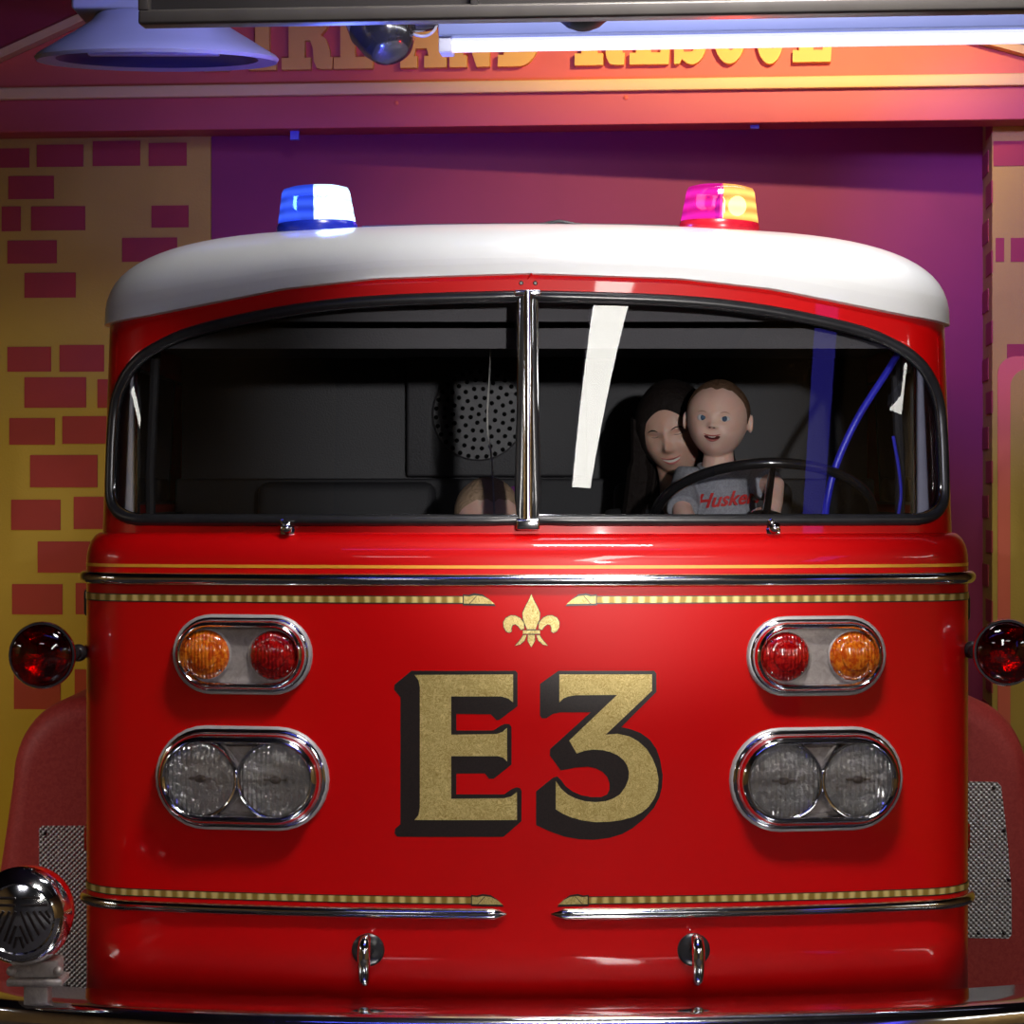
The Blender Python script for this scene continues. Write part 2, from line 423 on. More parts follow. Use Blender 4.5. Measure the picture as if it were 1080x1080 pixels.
# painted lettering on the nose
def decal(name, polys, m, off, parent=truck, merge=None):
    bm = bmesh.new()
    for poly in polys:
        vs = [bm.verts.new((x, 0, z)) for x, z in poly]
        for t in tessellate_polygon([[Vector((x, 0, z)) for x, z in poly]]): bm.faces.new([vs[i] for i in t])
    xs = [v.co.x for v in bm.verts]; x = math.floor(min(xs)/.02)*.02
    while x < max(xs):
        g = bm.verts[:]+bm.edges[:]+bm.faces[:]
        bmesh.ops.bisect_plane(bm, geom=g, plane_co=(x, 0, 0), plane_no=(1, 0, 0), dist=1e-5); x += .02
    for v in bm.verts: v.co = lowx(v.co.x, v.co.z, off)
    return finish(name, bm, m, parent, smooth=False)
def cp(c, ox=390, oy=600, s=3.176):      # reading of a lettering outline -> body coordinates
    px, py = ox+c[0]/s, oy+c[1]/s
    y = 0.0
    for _ in range(3):
        p = W(px, py, y); y = lowx(p.x, p.z).y
    return (p.x, p.z)
def curve_pts(l):
    return l
E_g = [(150,355),(480,353),(480,447),(464,434),(440,427),(273,427),(273,555),(425,553),(445,546),(460,532),(460,645),(447,632),(430,627),(273,627),(273,770),(450,768),(474,762),(493,747),(493,841),(150,841),(163,825),(168,800),(168,395),(163,372)]
E_b = [(140,341),(488,341),(495,348),(495,460),(435,505),(425,507),(405,487),(290,485),(290,541),(415,541),(436,526),(452,519),(468,520),(475,530),(475,655),(415,703),(400,703),(385,685),(290,685),(290,755),(450,755),(476,737),(492,731),(504,734),(509,744),(508,845),(448,897),(92,897),(83,885),(85,870),(103,855),(103,430),(82,405),(83,388)]
T_g = [(635,353),(945,353),(945,408),(790,555),(830,552),(870,561),(900,578),(927,603),(947,635),(960,668),(967,705),(964,740),(953,768),(935,795),(912,815),(882,831),(840,842),(800,847),(755,848),(710,842),(675,832),(645,819),(623,805),(623,710),(640,735),(662,755),(690,769),(720,778),(755,781),(790,778),(815,769),(838,755),(856,730),(866,705),(868,680),(862,658),(850,640),(830,624),(805,613),(780,607),(750,605),(720,609),(693,618),(668,575),(828,422),(690,423),(665,427),(648,434),(635,447)]
T_b = [(632,341),(952,341),(960,350),(960,412),(842,530),(875,537),(908,550),(938,572),(960,603),(973,640),(981,690),(979,730),(970,765),(952,800),(915,840),(880,868),(845,888),(800,901),(750,907),(700,905),(650,896),(600,878),(557,858),(557,745),(614,699),(628,695),(640,706),(655,727),(680,746),(710,758),(740,764),(775,764),(795,755),(803,738),(803,718),(796,698),(780,680),(757,668),(730,662),(690,665),(640,675),(603,625),(604,603),(740,480),(640,480),(612,486),(592,500),(576,500),(570,490),(570,385)]
decal('lettering_shadow', [[cp(c) for c in E_b], [cp(c) for c in T_b]], M['black'], .0008)
decal('letter', [[cp(c) for c in E_g]], M['gold'], .0016)
decal('numeral', [[cp(c) for c in T_g]], M['gold'], .0016)
petal = [(541,85),(549,105),(560,125),(570,148),(568,170),(560,188),(555,202),(527,202),(521,188),(514,170),(512,148),(522,125),(533,105)]
lobe = [(517,200),(516,180),(503,164),(488,157),(472,156),(456,164),(448,178),(449,195),(457,209),(468,214),(475,209),(474,198),(478,188),(487,185),(498,192),(506,204)]
band = [(513,206),(570,206),(570,217),(513,217)]
tail = [(530,221),(552,221),(553,240),(541,262),(529,240)]
side = [(514,222),(525,222),(518,240),(503,253),(487,257),(500,243),(508,232)]
mir = lambda l: [(1083-x, y) for x, y in l[::-1]]
fl = [petal, lobe, mir(lobe), band, tail, side, mir(side)]
def grow(poly, k=1.10, d=3.0):
    cx = sum(p[0] for p in poly)/len(poly); cy = sum(p[1] for p in poly)/len(poly)
    n = len(poly); area = sum(poly[i][0]*poly[(i+1) % n][1]-poly[(i+1) % n][0]*poly[i][1] for i in range(n))
    s = 1 if area > 0 else -1; out = []
    for i in range(n):
        a = Vector(poly[i-1]); b = Vector(poly[i]); c = Vector(poly[(i+1) % n])
        t = (c-a).normalized(); nrm = Vector((t.y, -t.x))*s; out.append((b.x+nrm.x*d, b.y+nrm.y*d))
    return out
decal('emblem_outline', [[cp(c) for c in grow(p, d=2.2)] for p in fl], M['black'], .0008)
decal('fleur_de_lis', [[cp(c) for c in p] for p in fl], M['gold'], .0016)
# engine-turned gold bands with spear ends
def spear(sg, x0, x1, zc, h=.0115):
    # x0 butt, x1 point
    L_ = x1-x0
    P = [(0, .85), (.18, .75), (.35, 1.0), (.6, .8), (.8, .1), (1, -1), (.55, -.95), (0, -.9)]
    return [(x0+L_*a, zc+h*b) for a, b in P]
zb1, zb2 = 1.5166, .8585
for zc, xl, xt in ((zb1, -.143, -.070), (zb2, -.125, -.052)):
    for sg in (-1, 1):
        xa, xt2 = (xl, xt) if sg < 0 else (-xl+.008, -xt+.012)
        qa, qb = (-2.1, xq(xa)) if sg < 0 else (xq(xa), 2.1)
        bl = strip('band_outline', qa, qb, zc-.0095, zc+.0085, .0007, M['black'])
        strip('gold_band', qa, qb, zc-.007, zc+.0065, .0014, M['rope'])
        sp = spear(sg, xa, xt2, zc)
        if sg > 0: sp = sp[::-1]
        decal('spear_outline', [[(x, zc+(z-zc)*1.22) for x, z in sp]], M['black'], .0009)
        decal('spear_tip', [[(lerp(x, (xa+xt2)/2, .07), zc+(z-zc)*.82) for x, z in sp]], M['gold'], .0016)
        dv = xa+(xt2-xa)*.2
        decal('spear_line', [[(dv-.001, zc-.009), (dv+.001, zc-.009), (dv+(xt2-xa)*.22+.001, zc+.008), (dv+(xt2-xa)*.22-.001, zc+.008)]], M['black'], .0019)

# wiper pivots
for px in (303, 816):
    x = W(px, 564, .08).x; p = uppx(x, 1.6665, 0)
    bm = bmesh.new(); mt = Matrix.Translation(p) @ Matrix.Rotation(R(75), 4, 'X')
    lathe(bm, [(.016, -.005), (.016, .004), (.010, .006), (.009, .02), (.012, .022), (.012, .034), (.006, .038)], mt, 20)
    tube(bm, [p+Vector((0, -.03, .004)), p+Vector((-.006, -.034, .016)), p+Vector((-.010, -.03, .024))], .005, 8)
    finish('wiper_pivot', bm, M['chrome'], truck)

# ---------------------------------------------------------------- lamp clusters
def stadium(w, h, y, n=16, dx=0):
    r = h/2; l = w/2-r; pts = []
    for k in range(n+1): a = -PI/2+PI*k/n; pts.append(Vector((l+r*math.cos(a)+dx, y, r*math.sin(a))))
    for k in range(n+1): a = PI/2+PI*k/n; pts.append(Vector((-l+r*math.cos(a)+dx, y, r*math.sin(a))))
    return pts
def face_frame(x, z):
    p = lowx(x, z); ang = math.atan(2*BOW*x)
    return Matrix.Translation(p) @ Matrix.Rotation(ang*.9, 4, 'Z')
FY = Matrix.Rotation(PI/2, 4, 'X')     # local z -> -y
def cluster(px, py, wpx, hpx, kind, lamps, lampm=None):
    Y = .03
    for _ in range(3):
        p = W(px, py, Y-.03); Y = lowx(p.x, p.z).y
    mt = face_frame(p.x, p.z); sc = (Y-.03-CY)/F
    w, h = wpx*sc*1.005, hpx*sc*.975
    bm = bmesh.new()
    t = h*.115
    prof = [(0, .02), (0, -.012), (.003, -.018), (.005, -.020), (.010, -.022)]
    prof = [(0, .03), (0, -.008), (.002, -.012), (.007, -.013), (.009, -.014), (.010, -.024), (.013, -.038), (.018, -.046), (.0235, -.049), (.028, -.046), (.031, -.040), (.033, -.030), (.034, -.020)]
    if kind == 'signal': prof = [(a*.72, b*.8) for a, b in prof]
    rings = [[mt @ v for v in stadium(w-2*a, h-2*a, b)] for a, b in prof]
    loft(bm, rings, cap0=False, cap1=False)
    fb = bmesh.new(); loft(fb, [[mt @ v for v in stadium(w+b_, h+b_, a_)] for a_, b_ in ((.02, .010), (-.006, .010), (-.010, .004), (-.010, -.004))], cap0=False, cap1=False)
    bez = finish('headlight_bezel' if kind == 'head' else 'signal_light_bezel', bm, M['chrome'], truck, angle=60)
    finish('bezel_flange', fb, M['flange'], bez, angle=60)
    bm = bmesh.new(); a, b = prof[-1]; rings = [[mt @ v for v in stadium(w-2*a+.001, h-2*a+.001, bb)] for bb in (b+.006, b+.001)]
    loft(bm, rings); yb = b
    if kind == 'head':
        for s in (-1, 1):
            for q in range(2):
                pa = [(-.022, .047*s), (.022, .047*s), (0, .018*s)]
        for s in (-1, 1):
            tube(bm, [mt @ Vector(v) for v in ((-.03, yb, s*h*.33), (.03, yb, s*h*.33), (0, yb, s*h*.16))], .0022, 6, closed=True)
    finish('backplate', bm, M['satin'], bez, angle=60)
    for i, lx in enumerate(lamps):
        lm = mt @ Matrix.Translation((lx*sc, yb, 0)) @ FY
        if kind == 'head':
            r = .081
            bm = bmesh.new(); lathe(bm, [(r+.006, -.002), (r+.007, .016), (r+.004, .022), (r-.001, .021), (r-.003, .015)], lm, 56, cap0=False, cap1=False)
            finish('headlight_ring', bm, M['chrome'], bez, angle=70)
            bm = bmesh.new(); lathe(bm, [(r, .017), (r*.92, .0115), (r*.8, .0072), (r*.6, .0035), (r*.4, .0018), (.010, .0012)], lm, 56, cap0=False)
            finish('headlight_reflector', bm, M['reflector'], bez, angle=70)
            bm = bmesh.new(); ball(bm, (0, 0, .010), .011, (1.2, .8, .8), lm, 16)
            box(bm, (-.026, -.002, .004), (.026, .003, .014), lm); 
            finish('bulb_shield', bm, M['satin'], bez)
            bm = bmesh.new(); lathe(bm, [(r, .018), (r*.95, .023), (r*.8, .028), (r*.5, .032), (r*.2, .0345), (0, .035)], lm, 56, cap0=False)
            finish('headlight_lens', bm, M['lampglass'], bez, angle=80)
        else:
            r = .0545; m_ = M['amber'] if lampm[i] == 'a' else M['redlens']
            bm = bmesh.new(); lathe(bm, [(r, -.004), (r, .006), (r*.9, .014), (r*.75, .019), (r*.6, .020), (r*.55, .025), (r*.3, .030), (0, .031)], lm, 48, cap0=False)
            o = finish('signal_lens', bm, M['lens_a'] if lampm[i] == 'a' else M['lens_r'], bez, angle=35)
            o['label'] = 'amber round lens' if lampm[i] == 'a' else 'red round lens'
            bm = bmesh.new(); lathe(bm, [(r+.003, -.001), (r+.004, .004), (r, .005)], lm, 48, cap0=False, cap1=False)
            finish('lens_ring', bm, M['satin'], bez)
            for a in (45, 135, 225, 315):
                bm = bmesh.new(); ball(bm, (r*.88*math.cos(R(a)), r*.88*math.sin(R(a)), .013), .0032, (1, 1, .8), lm, 8)
                finish('lens_screw', bm, M['chrome'], bez)
M['reflector'] = mat('lamp_reflector', (.98, .97, .96), .20, .42, bump=(60, 1.0))
def lensmat(name, c1, c2, rad):
    m = mat(name, c1, .12, coat=1, noisecol=(70, c2, .42, .62)); nt, N, L = nodes(m); b = N['Principled BSDF']
    tc = N.new('ShaderNodeTexCoord'); w = N.new('ShaderNodeTexWave'); w.bands_direction = 'X'; w.inputs['Scale'].default_value = 38
    L.new(tc.outputs['Object'], w.inputs['Vector'])
    bp = N.new('ShaderNodeBump'); bp.inputs['Strength'].default_value = .5; bp.inputs['Distance'].default_value = .003
    L.new(w.outputs['Fac'], bp.inputs['Height']); L.new(bp.outputs['Normal'], b.inputs['Normal'])
    return m
M['lens_a'] = lensmat('amber_fresnel_lens', (.50, .06, .002), (.75, .20, .01), 1)
M['lens_r'] = lensmat('red_fresnel_lens', (.20, .0, .001), (.42, .006, .005), 1)
cluster(254.5, 691, 147, 82, 'signal', (-38, 36), 'ar')
cluster(862.5, 692.5, 147, 82, 'signal', (-36, 38), 'ra')
cluster(254, 822, 184, 108, 'head', (-42, 40))
cluster(862.5, 823, 184, 108, 'head', (-39, 42))

# nose hooks and tow eyes
for px in (388, 732):
    x = W(px, 1003, 0).x; z = W(px, 1003, .0).z; mt = face_frame(x, z)
    bm = bmesh.new(); lathe(bm, [(.036, -.005), (.036, .006), (.030, .012), (.012, .014), (.010, .03)], mt @ FY, 32); b = finish('hook_base', bm, M['rubber'], truck)
    bm = bmesh.new()
    pts = spline([(0, -.02, .018), (0, -.045, .030), (0, -.062, .012), (0, -.066, -.02), (0, -.062, -.052), (0, -.05, -.062)], 6)
    tube(bm, [mt @ p for p in pts], [.010+.004*math.sin(PI*k/(len(pts)-1)) for k in range(len(pts))], 14)
    finish('nose_hook', bm, M['chrome'], b)
for px in (345, 770):
    p = W(px, 1069, -.03); bm = bmesh.new()
    pts = [p+Vector((.017*math.cos(a), 0, .012*math.sin(a)-.002)) for a in [2*PI*k/24 for k in range(24)]]
    tube(bm, pts, .007, 8, closed=True); finish('tow_eye', bm, M['rubber'], truck)

# bumper
bm = bmesh.new(); rings = []
for k in range(61):
    x = lerp(-1.42, 1.42, k/60); y = -.30+.10*x*x+.02*abs(x)**6
    z = .664
    prof = [(0.26, -.012), (.12, -.004), (.03, 0), (.012, -.006), (.002, -.02), (0, -.04), (0, -.20), (.01, -.225), (.04, -.235), (.26, -.235)]
    rings.append([Vector((x, y+a, z+b)) for a, b in prof])
loft(bm, rings)
bumper = finish('bumper', bm, M['chrome'], truck, angle=50)

# side lamps, markers
def warn(px, py, sg):
    p = W(px, py, .12); bm = bmesh.new(); r = 35*(p.y-CY)/F
    mt = Matrix.Translation(p) @ FY
    lathe(bm, [(.012, -.09), (.03, -.085), (r*.75, -.05), (r*.97, -.015), (r*1.0, 0), (r*1.02, .006), (r*.99, .012), (r*.93, .012), (r*.91, .006)], mt, 48, cap1=False)
    a = Vector((sg*1.0, .30, p.z)); b = p+Vector((-sg*r*.8, .05, 0))
    lamp = finish('warning_lamp', bm, M['chrome'], truck, angle=60)
    bm = bmesh.new(); tube(bm, [a, lerp(a, b, .3), b], [.024, .014, .014], 12); ball(bm, lerp(a, b, .75), .02); finish('lamp_arm', bm, M['rubber'], lamp)
    bm = bmesh.new(); lathe(bm, [(r*.92, .004), (r*.8, -.012), (r*.5, -.03), (.005, -.038)], mt, 40, cap0=False); finish('reflector', bm, M['redrefl'], lamp)
    bm = bmesh.new(); lathe(bm, [(r*.93, .008), (r*.85, .018), (r*.6, .028), (r*.3, .033), (0, .034)], mt, 48, cap0=False); finish('red_lens', bm, M['redglass'], lamp, angle=80)
M['redrefl'] = mat('red_reflector', (.5, .02, .02), .2, 1, bump=(60, .6))
warn(45, 691, -1); warn(1061, 688, 1)
for sg, py in ((-1, 635), (1, 640), (-1, 882), (1, 881)):
    p = W(92 if sg < 0 else 1020, py, .36); bm = bmesh.new()
    box(bm, (min(sg*1.0, sg*1.03), .33, p.z-.033), (max(sg*1.0, sg*1.03), .42, p.z+.033), bevel=.010)
    finish('side_marker', bm, M['rubber'] if py < 700 else M['lens_r'], truck)

# fenders with tread plate
def fender(sg, xo, zt):
    bm = bmesh.new(); r = .19; prof = []
    n = 14
    outl = [(.99, .40), (.99, zt)]
    out = [(.985, zt+.004)]
    for k in range(n+1):
        a = PI/2-PI/2*k/n; out.append((xo-.05-r+r*math.cos(a)*1.0, zt-r*1.1+r*1.1*math.sin(a)))
    out += [(xo-.03, zt-.35), (xo, zt-.55), (xo+.005, .40)]
    base = [(.985, .40)]+out
    def ring(y, ins):
        c = Vector((1.0, .4)); res = []
        for x, z in base:
            res.append(Vector((sg*(x-ins if x > 1.0 else x), y, z-(ins if z > .45 else 0))))
        return res
    rings = [ring(1.03, .05), ring(1.005, .035), ring(.998, .03)][::-1]
    rings = [ring(1.0, .05), ring(1.004, .03), ring(1.018, .013), ring(1.04, .004), ring(1.07, 0), ring(2.05, 0)]
    loft(bm, rings)
    return finish('fender', bm, M['fender'], truck, angle=50)
fl_ = fender(-1, 1.385, 1.222); fr_ = fender(1, 1.36, 1.222)
def plate(pxs, par):
    bm = bmesh.new(); f = [W(a, b, .994) for a, b in pxs]; bk = [v+Vector((0, .008, 0)) for v in f]
    loft(bm, [f, bk]); o = finish('tread_plate', bm, M['tread'], par, smooth=False)
    return o
plate([(98, 1046), (98, 871), (44, 871), (41, 874), (41, 1046)], fl_)
plate([(1012, 989), (1012, 824), (1052, 825), (1056, 829), (1062, 880), (1067, 940), (1067, 986), (1064, 990)], fr_)
for par, l in ((fl_, [(47, 879), (70, 1040), (47, 1040)]), (fr_, [(1048, 831), (1059, 876), (1064, 928), (1032, 984), (1059, 984)])):
    for px, py in l:
        bm = bmesh.new(); p = W(px, py, .992); lathe(bm, [(.005, -.003), (.005, .002), (.002, .004)], Matrix.Translation(p) @ FY, 10); finish('plate_screw', bm, M['black'], par)

# siren on the bumper
p = W(24, 966, -.18); mt = Matrix.Translation(p) @ FY
bm = bmesh.new(); rs = .096
lathe(bm, [(.02, -.14), (.06, -.135), (rs*.93, -.11), (rs*1.0, -.08), (rs*1.04, -.04), (rs*1.0, -.005)], mt, 56, cap1=False)
sir = finish('siren', bm, M['paint'], truck, angle=60)
bm = bmesh.new(); rs *= 1.06
lathe(bm, [(rs*1.0, -.006), (rs*1.03, 0), (rs*.99, .012), (rs*.86, .034), (rs*.74, .044), (rs*.70, .040), (rs*.5, .046), (rs*.25, .050), (0, .051)], mt, 64, cap0=False)
finish('siren_face', bm, M['chrome'], sir, angle=40)
bm = bmesh.new()
def slot(a, b, r=.0032):
    def zz(x, y):
        d = math.hypot(x, y)/rs; return interp([(0, .051), (.25, .050), (.5, .046), (.7, .041), (.74, .044), (.86, .034), (1, .01)], d)
    pts = [Vector((lerp(a[0], b[0], k/6), lerp(a[1], b[1], k/6), 0)) for k in range(7)]
    tube(bm, [mt @ Vector((q.x, q.y, zz(q.x, q.y)+.0005)) for q in pts], r, 6)
for s in (-1, 1):
    slot((s*.006, .045), (s*.045, .045)); slot((s*.006, .030), (s*.06, .030))
    for k in range(5):
        slot((s*(.005+.013*k), .018), (s*(.022+.011*k), -.060+.011*k*1.2) if False else (s*min(.066, .03+.013*k), -.045+.012*k))
    slot((s*.004, -.012), (s*.02, -.05)); slot((s*.003, -.035), (s*.010, -.06))
finish('siren_slots', bm, M['black'], sir)
bm = bmesh.new(); q = p+Vector((.02, .06, 0))
box(bm, (q.x-.06, q.y-.04, .700), (q.x+.06, q.y+.05, .716), bevel=.005)
box(bm, (q.x-.05, q.y-.03, .716), (q.x+.05, q.y+.04, .755), bevel=.006)
box(bm, (q.x-.026, q.y-.022, .655), (q.x+.026, q.y+.03, .705), bevel=.004)
for dx in (-.05, .05): ball(bm, (q.x+dx, q.y-.03, .732), .011)
finish('siren_bracket', bm, M['satin'], sir)

# beacons
def beacon(px, m1, m2, name, lab, tilt):
    Y = .58; x = W(px, 240, Y).x; z = roofz(x, Y)
    mt = Matrix.Translation((x, Y, z-.004)) @ Matrix.Rotation(R(tilt), 4, 'Y')
    bm = bmesh.new(); lathe(bm, [(.094, -.01), (.098, .0), (.098, .012), (.095, .020), (.08, .021)], mt, 48)
    b = finish('beacon', bm, M['bbase'] if 'blue' in lab else M['rbase'], truck, angle=40); b['label'] = lab
    prof = [(.094, .020), (.090, .045), (.086, .07), (.082, .095), (.078, .103), (.06, .108), (.03, .111), (.0, .112)]
    n = 48
    for half, m in ((0, m1), (1, m2)):
        bm = bmesh.new(); rings = []
        for r, h in prof:
            rings.append([mt @ Vector((max(r, 1e-4)*math.cos(a), max(r, 1e-4)*math.sin(a), h)) for a in [ (PI/2+half*PI)+PI*k/24-.0 for k in range(25)]])
        loft(bm, rings, False, False, closed=False)
        o = finish('beacon_lens', bm, m, b, angle=50)
    # inner rotor with lamp
    bm = bmesh.new(); lathe(bm, [(.012, .02), (.012, .075), (.006, .085)], mt, 16)
    box(bm, (-.004, -.05, .03), (.001, .05, .09), mt); finish('beacon_rotor', bm, M['chrome'], b)
    bm = bmesh.new(); ball(bm, (.040, -.02, .06), .022, (1, 1, 1.1), mt, 16)
    finish('beacon_bulb', bm, M['bulb_b'] if 'blue' in lab else M['bulb_r'], b)
    return mt
M['bbase'] = mat('blue_beacon_base', (.01, .02, .35), .25, noisecol=(20, (.01, .03, .45), .3, .7))
M['rbase'] = mat('red_beacon_base', (.35, .005, .02), .25, noisecol=(20, (.45, .01, .02), .3, .7))
M['bulb_b'] = mat('blue_white_bulb', (1, 1, 1), .5, emit=(.75, .88, 1), estr=22, noisecol=(9, (.9, .9, 1), .3, .7))
M['bulb_r'] = mat('amber_white_bulb', (1, 1, 1), .5, emit=(1, .72, .35), estr=18, noisecol=(9, (1, .9, .9), .3, .7))
mb = beacon(334.5, M['bl_l'], M['bl_r'], 'beacon', 'blue lit beacon', -2)
mr = beacon(758.5, M['rd_l'], M['rd_r'], 'beacon', 'red lit beacon', 2)
# cable between the beacons
bm = bmesh.new(); pts = []
for k in range(41):
    x = lerp(-.40, .37, k/40); y = .62; pts.append(Vector((x, y, roofz(x, y)+.004+(.009*math.exp(-((x-.08)/.03)**2)))))
tube(bm, pts, .0045, 8); finish('beacon_cable', bm, M['rubber'], truck)

# wheels
for sg in (-1, 1):
    bm = bmesh.new(); mt = Matrix.Translation((sg*.80, 1.45, .5)) @ Matrix.Rotation(PI/2, 4, 'Y')
    lathe(bm, [(.2, -.11), (.44, -.125), (.49, -.10), (.5, 0), (.49, .10), (.44, .125), (.2, .11)], mt, 48); w_ = finish('tyre', bm, M['tyre'], truck, angle=50)
    bm = bmesh.new(); lathe(bm, [(.05, sg*.14), (.19, sg*.10), (.2, sg*.09), (.2, sg*.115), (.24, sg*.12), (.24, -sg*.1)], mt, 32); finish('wheel_rim', bm, M['chrome'], w_)

# ---------------------------------------------------------------- cab interior
bm = bmesh.new()
box(bm, (-.955, 1.50, .9), (.955, 1.53, 2.2)); finish('rear_panel', bm, M['panel'], truck, smooth=False)
bm = bmesh.new(); box(bm, (-.955, 1.36, 1.0), (.955, 1.499, 1.79), bevel=.01); finish('seat_back_panel', bm, M['dark'], truck)
bm = bmesh.new(); box(bm, (-.86, .22, 2.079), (.86, .24, 2.20)); box(bm, (-.95, .5, 2.125), (.95, 1.5, 2.14)); box(bm, (-.86, .22, 2.125), (.86, .52, 2.14)); finish('headliner', bm, M['liner'], truck, smooth=False)
for a_, b_ in (((-.955, .52, .9), (-.935, 1.5, 1.70)), ((.935, .52, .9), (.955, 1.5, 1.70))):
    bm = bmesh.new(); box(bm, a_, b_); finish('side_lining', bm, M['dark'], truck, smooth=False)
bm = bmesh.new(); box(bm, (-.95, .3, .88), (.95, 1.53, .9)); finish('cab_floor', bm, M['dark'], truck, smooth=False)
# dash follows the windshield
bm = bmesh.new(); cols = []
for k in range(41):
    x = lerp(-.92, .92, k/40); y = uppx(x, 1.67).y+.012
    cols.append([Vector((x, y, 1.675)), Vector((x, y+.06, 1.682)), Vector((x, max(.40, y+.08), 1.672)), Vector((x, max(.44, y+.10), 1.62)), Vector((x, max(.44, y+.10), 1.3)), Vector((x, y, 1.3))])
loft(bm, cols); finish('dashboard', bm, M['dark'], truck)
for sg in (-1, 1):
    bm = bmesh.new(); x0, x1 = (.918, .962)
    if sg < 0: x0, x1 = .925, .962
    box(bm, (min(sg*x0, sg*x1), .40, 1.45), (max(sg*x0, sg*x1), .47, 2.10), bevel=.006); o = finish('door_post', bm, M['post'], truck)
    bm = bmesh.new(); box(bm, (sg*(x0-.008)-.003, .395, 1.45), (sg*(x0-.008)+.003, .44, 2.09)); finish('post_trim', bm, M['chrome'], o)
    bm = bmesh.new(); tube(bm, [(sg*(x0-.035), .46, 1.5), (sg*(x0-.032), .46, 1.8), (sg*(x0-.045), .46, 2.09)], .012, 8); finish('door_seal', bm, M['dark'], o)
# perforated round grille
gc = W(505, 437, 1.44); bm = bmesh.new(); gr = 49*(1.44-CY)/F
mt = Matrix.Translation((gc.x, 1.44, gc.z)) @ FY
box(bm, (gc.x-.20, 1.452, 1.795), (gc.x+.30, 1.5, gc.z+.16), bevel=.008)
spk = finish('grille_box', bm, M['panel'], truck, angle=30)
bm = bmesh.new(); lathe(bm, [(gr, -.012), (gr, .002), (gr*.97, .006), (.0, .010)], mt, 64); finish('grille_plate', bm, M['grilleplate'], spk, angle=30)
bm = bmesh.new(); ringn = [1, 6, 12, 18, 24, 30]
for i, nn in enumerate(ringn):
    for k in range(nn):
        a = 2*PI*k/nn+i*.35; rr_ = gr*.92*i/5
        lathe(bm, [(.0062, .004), (.0062, .0112)], mt @ Matrix.Translation((rr_*math.cos(a), rr_*math.sin(a), 0)), 12)
finish('grille_holes', bm, M['hole'], spk)
# pull cord and thin blue tubes inside the cab
bm = bmesh.new(); tube(bm, spline([W(518, 300, .48), W(517, 380, .47), W(514, 445, .46), W(519, 490, .47), W(522, 560, .48)], 8), .0022, 8)
finish('pull_cord', bm, mat('clear_cord', (.55, .52, .48), .25, noisecol=(30, (.4, .38, .35), .3, .7)), truck)
M['bluetube'] = mat('blue_tube_gloss', (.03, .03, .55), .35, noisecol=(30, (.04, .04, .7), .3, .7))
bm = bmesh.new(); tube(bm, spline([W(958, 352, .42), W(940, 385, .40), W(905, 440, .38), W(882, 490, .38), W(872, 530, .38), W(868, 570, .4)], 8), .0085, 10)
finish('blue_tube', bm, M['bluetube'], truck)
bm = bmesh.new(); tube(bm, spline([W(942, 460, .42), W(948, 495, .42), W(950, 525, .42), W(944, 560, .42)], 8), .004, 8)
finish('blue_tube', bm, M['bluetube'], truck)
# seats
for x in (-.48, .48):
    bm = bmesh.new(); box(bm, (x-.25, .80, 1.12), (x+.25, 1.28, 1.24), bevel=.03); s_ = finish('seat', bm, M['dark'], truck)
    bm = bmesh.new(); box(bm, (x-.24, 1.24, 1.2), (x+.24, 1.34, 1.78), bevel=.03); finish('seat_backrest', bm, M['dark'], s_)
# steering wheel
wc = W(805, 545, .56); mtw = Matrix.Translation(wc) @ Matrix.Rotation(R(-29), 4, 'X')
bm = bmesh.new(); Rr = .262
tube(bm, [mtw @ Vector((Rr*math.cos(a), Rr*math.sin(a), 0)) for a in [2*PI*k/72 for k in range(72)]], .0125, 12, closed=True)
M['wheel'] = mat('black_wheel_plastic', (.015, .014, .015), .18, coat=.5, noisecol=(20, (.02, .018, .02), .3, .7))
sw = finish('steering_wheel', bm, M['wheel'], truck)
for a in (-90, 30, 150):
    bm = bmesh.new(); pts = [mtw @ Vector((r*math.cos(R(a)), r*math.sin(R(a)), -.035*(1-r/Rr))) for r in (.03, .12, .2, .258)]
    tube(bm, pts, [.016, .013, .012, .010], 10, flat=.7); finish('spoke', bm, M['wheel'], sw)
bm = bmesh.new(); lathe(bm, [(.06, -.05), (.062, -.03), (.055, -.012), (.03, -.004)], mtw, 40); finish('wheel_hub', bm, M['wheel'], sw)
bm = bmesh.new(); lathe(bm, [(.030, -.008), (.034, .002), (.028, .012), (.0, .018)], mtw, 32); finish('horn_button', bm, M['chrome'], sw)
bm = bmesh.new(); tube(bm, [mtw @ Vector((0, 0, -.05)), mtw @ Vector((0, -.02, -.3)), mtw @ Vector((0, -.05, -.5))], .025, 12); finish('steering_column', bm, M['wheel'], sw)

# ---------------------------------------------------------------- people
def skinmat(name, c, c2): 
    return mat(name, c, .5, sss=.25, noisecol=(14, c2, .35, .65))
SK_B = skinmat('baby_skin', (.72, .46, .38), (.66, .40, .32)); SK_M = skinmat('adult_skin', (.60, .36, .28), (.54, .31, .23))
HAIR_B = mat('light_brown_hair', (.10, .05, .025), .6, bump=(120, .8)); HAIR_M = mat('dark_brown_hair', (.010, .006, .005), .75, spec=.2, bump=(60, .5))
LIPS = mat('lips', (.52, .15, .13), .4, noisecol=(40, (.45, .12, .11), .3, .7)); TEETH = mat('teeth', (.75, .72, .66), .3, noisecol=(40, (.7, .66, .6), .3, .7))
EYEW = mat('eye_white', (.50, .47, .47), .2, noisecol=(20, (.66, .64, .64), .3, .7)); IRIS = mat('iris', (.06, .10, .16), .15, noisecol=(60, (.03, .05, .1), .3, .7)); MOUTHD = mat('mouth_inside', (.10, .015, .015), .5, noisecol=(30, (.07, .01, .01), .3, .7))
